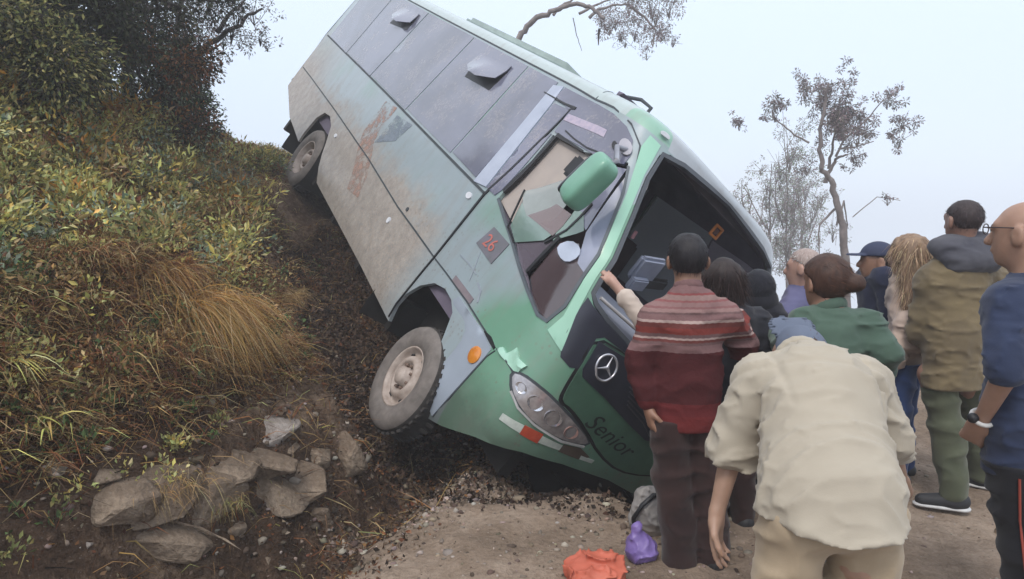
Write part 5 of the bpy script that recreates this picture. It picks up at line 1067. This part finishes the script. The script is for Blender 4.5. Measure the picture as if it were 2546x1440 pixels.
# ---- man in the patterned sweater
def sweater_mat():
    m, n, b = new_mat('patterned_sweater'); b.inputs['Roughness'].default_value = .95; b.inputs['Specular IOR Level'].default_value = .15
    t = n.nodes.new('ShaderNodeTexCoord'); s = n.nodes.new('ShaderNodeSeparateXYZ'); n.links.new(t.outputs['Object'], s.inputs[0])
    wv = n.nodes.new('ShaderNodeTexWave'); wv.inputs['Scale'].default_value = 11; wv.bands_direction = 'X'; n.links.new(t.outputs['Object'], wv.inputs[0])
    zz = mathn(n, 'ADD', s.outputs[2], mathn(n, 'MULTIPLY', mathn(n, 'SUBTRACT', noise(n, 3, 2), .5), .010))
    zz = mathn(n, 'ADD', zz, mathn(n, 'MULTIPLY', wv.outputs['Fac'], .0015))
    fac = mathn(n, 'DIVIDE', mathn(n, 'SUBTRACT', zz, .70), .80)
    P_, Rr, Wt, Bg, Gy, Hm = (.21, .125, .125), (.215, .045, .036), (.46, .35, .32), (.062, .013, .015), (.15, .095, .095), (.14, .02, .02)
    # heights (m) where each knitted band starts
    bands = [(.70, Hm), (.775, (.12, .018, .02)), (.83, Bg), (1.065, P_), (1.098, Gy), (1.112, (.16, .05, .045)), (1.124, Wt), (1.134, Gy), (1.150, Rr), (1.178, (.15, .045, .04)), (1.200, Wt), (1.210, P_), (1.236, Gy), (1.244, (.28, .18, .17)), (1.262, (.22, .11, .11)), (1.270, (.26, .16, .155)), (1.29, (.25, .10, .10)), (1.30, (.28, .19, .175)), (1.32, (.24, .07, .07)), (1.33, P_)]
    c = ramp(n, fac, [((z-.70)/.80, col) for z, col in bands], 'CONSTANT')
    nz = noise(n, 70, 3, .6); c = mix(n, mathn(n, 'MULTIPLY', nz, .35), c, (.10, .035, .035)); n.links.new(c, b.inputs['Base Color'])
    bump(n, b, noise(n, 220, 2), .5, .003); bump(n, b, noise(n, 9, 3, .5, dist=1), .35, .03); return m
loc = (CX_(1712, 3.1), 3.1, -.05); J = std(1.59, .168, f=(0.03, 1, 0), stance=.075)
J['hed'] = rel(1710, 648, 3.12, loc); J['nek'] = V3(J['hed'][0]*.9, 0, 1.335); J['shL'] = rel(1622, 790, 3.1, loc); J['shR'] = rel(1806, 790, 3.1, loc)
J['elL'] = rel(1590, 905, 3.12, loc); J['wrL'] = rel(1612, 1012, 3.10, loc); J['elR'] = rel(1848, 862, 3.22, loc); J['wrR'] = rel(1835, 790, 3.45, loc)
J['pel'] = V3(0.01, 0, .84); J['che'] = V3(0, 0, 1.16); J['hipL'] = V3(-.07, 0, .80); J['hipR'] = V3(.09, 0, .80); J['knL'] = V3(-.045, .02, .45); J['knR'] = V3(.125, .03, .45); J['anL'] = V3(-.01, 0, .078); J['anR'] = V3(.155, .02, .078)
P1 = human('man seen from behind in a red patterned knitted sweater and dark brown trousers', loc, J, sk=('skin_brown', (.30, .165, .11)), head=dict(yaw=-.12, pitch=-.1), hair=dict(m=HDARK, kind='short', t=.010, low=-.062, am=.004),
    shirt=dict(n='sweater', m=sweater_mat(), sr=(.066, .064, .046), w=(.142, .160), hem=.07, flare=1.08, am=.007, fs=V3(6, 6, 12), len=(1.85, 2), collar=(.056, .009)), trousers=dict(m=DARKPANTS, r=(.098, .088, .080)), shoes=dict(m=BLKSHOE, sole=GRYSOLE), hands=(dict(n=(1, .2, 0), s=1, curl=.6), 0), h=.009)
# ---- bending man in the beige shirt
KHAKI = cloth('khaki_trousers', (.42, .335, .235), (.34, .265, .18), fs=.6); BEIGE = cloth('beige_shirt', (.40, .355, .285), (.34, .30, .24), 3, weave=260, fs=.6, fold=6)
loc = (CX_(2092, 1.78), 1.78, 0.0)
f = nrm((-.05, .62, -.78)); up_b = nrm((-.06, .72, .60))
J = dict(f=nrm(np.cross(np.cross(up_b, (0, 1, -.6)), up_b)))
J['pel'] = V3(0, 0, .86); J['che'] = rel(2040, 985, 2.02, loc); J['nek'] = rel(1992, 905, 2.20, loc); J['hed'] = rel(1980, 888, 2.35, loc)
J['shL'] = rel(1884, 945, 2.13, loc); J['shR'] = rel(2145, 948, 2.12, loc)
J['elL'] = rel(1826, 1100, 2.13, loc); J['wrL'] = rel(1782, 1275, 2.10, loc); J['elR'] = rel(2205, 1090, 2.12, loc); J['wrR'] = rel(2240, 1200, 2.35, loc)
J['hipL'] = V3(-.092, 0, .80); J['hipR'] = V3(.092, 0, .80); J['knL'] = V3(-.115, .05, .44); J['knR'] = V3(.115, .05, .44); J['anL'] = V3(-.12, -.02, .078); J['anR'] = V3(.12, -.02, .078)
J['ftL'] = J['ftR'] = V3(0, 1, 0)
upv = nrm(J['che']-J['pel'])
P3 = human('stooping man in a pale beige button shirt and khaki trousers, nearest the camera', loc, J, sk=('skin_light', (.40, .25, .18)), head=dict(M=headframe(.1, -.9)), hair=dict(m=HBRN, kind='short'),
    shirt=dict(m=BEIGE, sr=(.076, .068, .050), w=(.168, .170), hem=.09, flare=1.24, low=(-.02, -.10, -.22), am=.008, fs=V3(4, 15, 12), collar=(.070, .013), cup=.030, stand=.03, neckcut=False, len=(1.30, 1.85), roll=True, cuts=[((0, -.13, .80), (0, 0, -1))], tail=.015, seams=True), trousers=dict(m=KHAKI, r=(.092, .090, .080), am=.008, hipr=.095), shoes=dict(m=BLKSHOE, sole=GRYSOLE),
    hands=(dict(d=nrm((.02, .0, -1)), n=(.75, -.5, 0), s=1, curl=.42, sc=1.08), 0), h=.008, build=1.02, chestflat=1.45)
q = Fld(.008); hd = J['hed']; M = headframe(.1, -.9); q.el(hd+M @ V3(0, -.01, .03), V3(.09, .108, .10), M, .01); q.cutf(lambda D, P: np.maximum(D, .03-((P-hd) @ M)[..., 2])); q.rc(hd+M @ V3(-.04, .10, .03), hd+M @ V3(.04, .10, .03), .05, .05, .01, (M[:, 2], 4)); q.mesh('cap', simple('grey_blue_cap', (.12, .145, .20), .8, (.09, .11, .16), 8), P3)
# seams on the shirt back: yoke line
# ---- bald man at the right edge
NAVY = cloth('navy_tee', (.030, .042, .085), (.020, .028, .06), fs=.5); BLK = cloth('black_track_trousers', (.012, .012, .016), (.008, .008, .010))
loc = (CX_(2585, 2.35), 2.35, 0.0); J = std(1.70, .19, f=(-.45, .9, 0))
J['hed'] = rel(2547, 583, 2.38, loc); J['nek'] = rel(2575, 700, 2.36, loc); J['shL'] = rel(2510, 765, 2.28, loc); J['elL'] = rel(2478, 925, 2.22, loc); J['wrL'] = rel(2438, 1048, 2.33, loc)
J['elL'] = rel(2500, 930, 2.20, loc); J['knL'] = rel(2535, 1270, 2.30, loc); J['anL'] = rel(2570, 1540, 2.2, loc)
P9 = human('bald man with glasses, navy t-shirt and black trousers with red stripes at the right edge', loc, J, sk=('skin_ruddy', (.38, .225, .16)), head=dict(yaw=.62, pitch=0), hair=None,
    shirt=dict(n='tshirt', m=NAVY, sr=(.072, .066, .05), w=(.172, .168), hem=.12, am=.008, collar=(.062, .012), len=(.93, .93)), trousers=dict(m=BLK, r=(.105, .08, .07)), shoes=dict(m=BLKSHOE, sole=GRYSOLE),
    hands=(dict(n=(.6, .6, .2), s=1, curl=1.15, sc=1.1), 0), h=.009, neck=.062)
M = headframe(.62, 0); hd = J['hed']; L_ = []
for sx in (-1, 1):
    th = np.linspace(0, 2*PI, 17); L_.append(tube_arr([hd+M @ V3(sx*.034+.025*math.cos(a), .106, .018+.018*math.sin(a)) for a in th], .0022, 5)); L_.append(tube_arr([hd+M @ V3(sx*.059, .104, .024), hd+M @ V3(sx*.076, .06, .024), hd+M @ V3(sx*.083, -.01, .022)], .0024, 5))
L_.append(tube_arr([hd+M @ V3(-.01, .110, .022), hd+M @ V3(.01, .110, .022)], .0022, 5)); V, F = join_arr(L_); link(mesh_np('glasses', V, F), 'glasses', simple('glasses_frame', (.05, .03, .03), .4), P9)
wr = J['wrL']; dd = nrm(J['wrL']-J['elL']); wc = wr-dd*.02; ux = nrm(np.cross(dd, (0, 0, 1))); uy = np.cross(dd, ux)
tube('watch_strap', [wc+ux*.033*math.cos(a)+uy*.036*math.sin(a) for a in np.linspace(0, 2*PI, 20)], .008, simple('watch_strap', (.65, .64, .62), .5), P9); 
q = Fld(.006); q.el(wc-ux*.036-V3(0.0, .01, 0), (.019, .019, .019), None, .01); q.mesh('watch', BLACK, P9)
for k in range(3):
    o_ = np.cross(nrm(J['knL']-J['hipL']), V3(0, -1, 0)); pts = [p+V3(-.055+.026*k, -.0, 0)+V3(0, -r_, 0) for p, r_ in ((J['hipL'], .105), ((J['hipL']+J['knL'])/2, .088), (J['knL'], .076), ((J['knL']+J['anL'])/2, .07), (J['anL'], .064))]
    tt = np.linspace(0, 4, 17); pts = np.array(pts); pts = np.stack([np.interp(tt, range(5), pts[:, i]) for i in range(3)], 1); tube('trouser_stripe', pts[4:], .0045, simple('stripe_red', (.30, .05, .03), .7) if k == 0 else bpy.data.materials['stripe_red'], P9, 5)
# ---- man in the hooded olive jacket
OLJ = cloth('olive_jacket', (.20, .155, .085), (.11, .085, .055), 3, fs=.6); HOOD = cloth('hood_grey', (.085, .085, .10), (.05, .05, .065)); OLP = cloth('olive_trousers', (.105, .115, .075), (.075, .085, .055)); SNK = simple('black_sneaker', (.025, .026, .03), .7); WSOLE = simple('white_sole', (.65, .65, .65), .6)
loc = (CX_(2388, 3.75), 3.75, 0.0); J = std(1.73, .205, f=(-.35, .94, 0), stance=.1)
J['hed'] = rel(2393, 552, 3.75, loc); J['nek'] = V3(.0, .0, 1.43); J['hipL'] = V3(-.13, 0, .88); J['knL'] = rel(2355, 1065, 3.72, loc); J['anL'] = rel(2372, 1225, 3.68, loc); J['anL'][2] = .085; J['knR'] = rel(2425, 1040, 3.95, loc); J['anR'] = rel(2440, 1195, 4.0, loc); J['anR'][2] = .085
J['shL'] = rel(2312, 700, 3.75, loc); J['shR'] = rel(2490, 700, 3.8, loc); J['elL'] = rel(2290, 820, 3.8, loc); J['wrL'] = rel(2275, 800, 4.0, loc); J['ftL'] = V3(-.9, .3, 0); J['ftR'] = V3(-.6, .5, 0)
P8 = human('tall man with receding dark hair in a hooded olive brown jacket and green trousers', loc, J, sk=('skin_brown2', (.27, .15, .11)), head=dict(yaw=.15, pitch=0), hair=dict(m=hairmat('hair_cropped', (.05, .035, .035), (.022, .016, .018), 120), kind='short', t=.003, low=-.06, am=.001),
    shirt=dict(n='jacket', m=OLJ, sr=(.080, .072, .055), w=(.185, .185), hem=.16, flare=1.10, am=.009, len=(2, 2)), trousers=dict(m=OLP, r=(.095, .085, .072), cuff=.01), shoes=dict(m=SNK, sole=WSOLE), h=.010)
q = Fld(.009); n0 = J['nek']; q.rc(n0+V3(-.10, -.03, .02), n0+V3(.10, -.03, .02), .075, .075, .05, ((0, 0, 1), 1.1)); q.rc(n0+V3(-.07, -.08, -.04), n0+V3(.09, -.08, -.04), .075, .07, .05); q.rc(n0+V3(-.07, 0, .05), n0+V3(.08, 0, .06), .055, .055, .04); q.rc(n0+V3(-.15, .0, .035), n0+V3(-.08, -.05, .02), .035, .05, .03)
q.disp(lambda P: .012*(1-np.abs(fbm(P*V3(9, 9, 16), 3)))-.006); q.cutf(lambda D, P: np.maximum(D, -(np.linalg.norm((P-(n0+V3(0, .03, .13)))/V3(1, 1, 1.3), axis=-1)-.075))); q.mesh('hood', HOOD, P8)
PT = bpy.data.materials['olive_jacket']
# ---- woman with long curly hair
PINK = cloth('cream_pink_jacket', (.46, .36, .30), (.38, .29, .24)); JEAN = cloth('blue_jeans', (.035, .065, .17), (.02, .04, .12))
loc = (CX_(2262, 4.1), 4.1, 0.0); J = std(1.58, .18, f=(-.8, .6, 0)); J['hed'] = rel(2258, 640, 4.05, loc); J['elR'] = rel(2300, 850, 3.92, loc); J['shR'] = rel(2296, 735, 3.97, loc); J['wrR'] = rel(2235, 850, 3.9, loc); J['shL'] = rel(2240, 745, 4.2, loc)
human('woman with long curly fair hair in a cream pink jacket and blue jeans', loc, J, sk=('skin_light', (.40, .25, .18)), head=dict(yaw=.55), hair=dict(m=hairmat('hair_curly_fair', (.33, .23, .15), (.15, .09, .06), 40), kind='long', t=.022, len=.27, wide=.08, tip=.06, am=.008), shirt=dict(n='jacket', m=PINK, sr=(.07, .062, .05), w=(.15, .152), hem=.08, am=.010), trousers=dict(m=JEAN), shoes=dict(m=BLKSHOE, sole=GRYSOLE), h=.012)
# ---- man in the navy cap
loc = (CX_(2180, 4.55), 4.55, -.02); J = std(1.55, .18, f=(-.95, .2, 0)); J['hed'] = rel(2178, 650, 4.5, loc)
NAVJ = cloth('navy_jacket', (.025, .03, .06), (.014, .018, .04))
P6 = human('man in a dark navy cap looking towards the bus beside the curly haired woman', loc, J, sk=('skin_brown', (.30, .165, .11)), head=dict(yaw=1.35), hair=dict(m=HBLK2, kind='short'), shirt=dict(n='jacket', m=NAVJ, sr=(.068, .06, .05), w=(.15, .158), hem=.10), trousers=dict(m=JEAN), shoes=dict(m=BLKSHOE, sole=GRYSOLE), h=.012)
q = Fld(.009); M6 = headframe(1.35); hd6 = J['hed']; q.el(hd6+M6 @ V3(0, -.01, .035), V3(.094, .110, .098), M6, .01); q.cutf(lambda D, P: np.maximum(D, .038-((P-hd6) @ M6)[..., 2])); q.rc(hd6+M6 @ V3(-.035, .125, .042), hd6+M6 @ V3(.035, .125, .042), .055, .055, .01, (M6[:, 2], 5)); q.mesh('cap', simple('navy_cap', (.03, .04, .09), .8) if 'navy_cap' not in bpy.data.materials else bpy.data.materials['navy_cap'], P6)
# ---- woman in the green fleece
GFL = cloth('green_fleece', (.078, .125, .096), (.058, .098, .074), 4)
loc = (CX_(2085, 3.05), 3.05, 0.0); J = std(1.47, .175, f=(-.55, .83, 0), lean=(-.05, .06)); J['hed'] = rel(2050, 705, 3.12, loc); J['nek'] = rel(2065, 775, 3.08, loc); J['shL'] = rel(1995, 800, 3.1, loc); J['shR'] = rel(2155, 805, 3.05, loc); J['elR'] = rel(2205, 880, 2.95, loc); J['wrR'] = rel(2180, 960, 3.1, loc); J['elL'] = rel(1955, 860, 3.3, loc); J['wrL'] = rel(1930, 830, 3.5, loc); J['che'] = rel(2085, 870, 3.05, loc)
human('woman with brown hair in a bun wearing a green fleece top', loc, J, sk=('skin_brown', (.30, .165, .11)), head=dict(yaw=.30), hair=dict(m=HBRN, kind='bun', t=.018, low=-.085, bun=(.06, -.115, .01)), shirt=dict(n='fleece', m=GFL, sr=(.066, .06, .048), w=(.155, .158), hem=.10, collar=(.060, .012), neckcut=False, am=.008), trousers=dict(m=JEAN), shoes=dict(m=BLKSHOE, sole=GRYSOLE), h=.010, hs=1.02)
# ---- older man with grey hair
LIL = cloth('lilac_blue_jacket', (.12, .12, .22), (.08, .08, .16))
loc = (CX_(2010, 4.15), 4.15, -.02); J = std(1.46, .18, f=(-.8, .5, 0), lean=(-.04, 0)); J['hed'] = rel(1998, 668, 4.12, loc); J['shL'] = rel(1950, 790, 4.0, loc); J['elL'] = rel(1935, 850, 3.9, loc); J['wrL'] = rel(1905, 820, 4.05, loc)
human('grey haired older man in a bluish jacket half hidden behind the green fleece', loc, J, sk=('skin_pink', (.45, .27, .21)), head=dict(yaw=.9), hair=dict(m=hairmat('hair_grey', (.42, .34, .31), (.25, .19, .17), 90), kind='short', t=.004, low=-.04, am=.001), shirt=dict(n='jacket', m=LIL, sr=(.066, .06, .05), w=(.15, .155), hem=.10), trousers=dict(m=DARKPANTS), shoes=dict(m=BLKSHOE, sole=GRYSOLE), h=.012)
# ---- woman with long dark hair in front of the windscreen opening
BLKJ = cloth('black_jacket', (.018, .019, .026), (.010, .010, .016))
loc = (CX_(1815, 3.55), 3.55, -.05); J = std(1.50, .17, f=(.0, 1, 0)); J['hed'] = rel(1797, 700, 3.6, loc); J['shL'] = rel(1745, 800, 3.6, loc); J['shR'] = rel(1885, 800, 3.6, loc); J['nek'] = rel(1812, 780, 3.58, loc)
human('woman with long dark hair in a dark top reaching into the bus', loc, J, sk=('skin_brown', (.30, .165, .11)), head=dict(yaw=-.2, pitch=-.15), hair=dict(m=HBLK2, kind='long', t=.012, len=.20, wide=.07, tip=.05), shirt=dict(n='top', m=BLKJ, sr=(.062, .056, .045), w=(.14, .145), hem=.08), trousers=dict(m=DARKPANTS), shoes=dict(m=BLKSHOE, sole=GRYSOLE), h=.012)
loc = (CX_(1895, 4.0), 4.0, -.08); J = std(1.42, .17, f=(-.3, .9, 0)); J['hed'] = rel(1882, 722, 4.02, loc); J['shL'] = rel(1855, 780, 4.0, loc); J['shR'] = rel(1915, 775, 4.0, loc); J['elR'] = rel(1930, 790, 3.95, loc)
human('person in a black hooded jacket stooping at the far side of the windscreen', loc, J, sk=('skin_brown', (.30, .165, .11)), head=dict(yaw=.2, pitch=-.3), hair=dict(m=BLKJ, kind='short', t=.012), shirt=dict(n='jacket', m=BLKJ, sr=(.066, .06, .05), w=(.15, .15), hem=.1, collar=(.07, .03)), trousers=dict(m=DARKPANTS), shoes=dict(m=BLKSHOE, sole=GRYSOLE), h=.013)
# ---- person hidden behind the sweater man, one pale sleeve reaching over the dash
loc = (CX_(1735, 3.72), 3.72, -.05); J = std(1.42, .17, f=(-.3, 1, 0)); J['hed'] = rel(1735, 715, 3.75, loc); J['shL'] = rel(1640, 835, 3.72, loc); J['elL'] = rel(1530, 745, 3.78, loc); J['wrL'] = rel(1498, 672, 3.92, loc)
J['elL'] = rel(1605, 800, 3.74, loc); J['wrL'] = rel(1545, 728, 3.82, loc)
human('person hidden behind the sweater man, pale sleeved arm reaching over the dash', loc, J, sk=('skin_pink', (.45, .27, .21)), head=dict(yaw=.2, pitch=-.1), hair=dict(m=HDARK, kind='short'), shirt=dict(m=cloth('cream_shirt', (.52, .44, .38), (.46, .38, .33)), sr=(.062, .058, .045), w=(.13, .14), hem=.08, len=(1.85, 2)), trousers=dict(m=DARKPANTS), shoes=dict(m=BLKSHOE, sole=GRYSOLE), h=.012)
# ================================================================== BAGS ON THE GROUND
def bag(name, lab, cat, px, py, y, r, mat, am=.02, fs=12, extra=None):
    c = at(px, py, y); gz_ = gz(c.x, y); t = empty(name, (c.x, y, gz_)); q = Fld(.007); q.el((0, 0, r[2]*.75), r, None, .03)
    if extra: extra(q)
    q.disp(lambda P: am*(1.5*ridge(P*fs+px+.6*vnoise(P*7)[..., None], 5)+.7*ridge(P*fs*2+px, 4)-.7)+am*.8*vnoise(P*5+px)); q.cut((0, 0, -.01), (0, 0, -1)); q.mesh('fabric', mat, t); tag(t, lab, cat); return t
bag('cloth_bundle', 'crumpled orange red cloth bundle lying at the bottom edge of the road', 'bundle', 1482, 1478, 2.93, (.135, .11, .055), simple('orange_cloth', (.58, .15, .09), .6, (.42, .09, .05), 6, bs=.5, bscale=12), .024, 10)
bag('plastic_bag', 'purple knotted plastic bag between the orange bundle and the trouser leg', 'bag', 1592, 1408, 3.12, (.080, .07, .075), simple('purple_plastic', (.23, .16, .42), .4, (.15, .10, .30), 10, bs=.4, bscale=18), .010, 13, lambda q: q.rc((.0, 0, .1), (-.02, .0, .17), .04, .022, .03))
b3 = bag('backpack', 'grey cream bag with black straps standing behind the purple bag', 'bag', 1615, 1335, 3.42, (.10, .09, .13), simple('grey_canvas', (.34, .31, .28), .8, (.19, .18, .18), 7, bs=.4, bscale=25), .014, 11)
tube('strap', [(-.09, -.06, .02), (-.10, -.08, .10), (-.06, -.09, .17), (.0, -.07, .215), (.06, -.03, .20)], .012, BLACK, b3); tube('strap', [(.06, -.09, .03), (.08, -.09, .10), (.09, -.04, .17)], .010, BLACK, b3)
s_ = ground_hit(2485, 1330, 2.4); o = link(rock_mesh(91, (.035, .03, .025)), 'rock', ROCK, smooth=False); o.location = s_+Vector((0, 0, .01)); tag(o, 'small grey stone on the road beside the black trouser leg', 'rock')
bpy.context.view_layer.update()
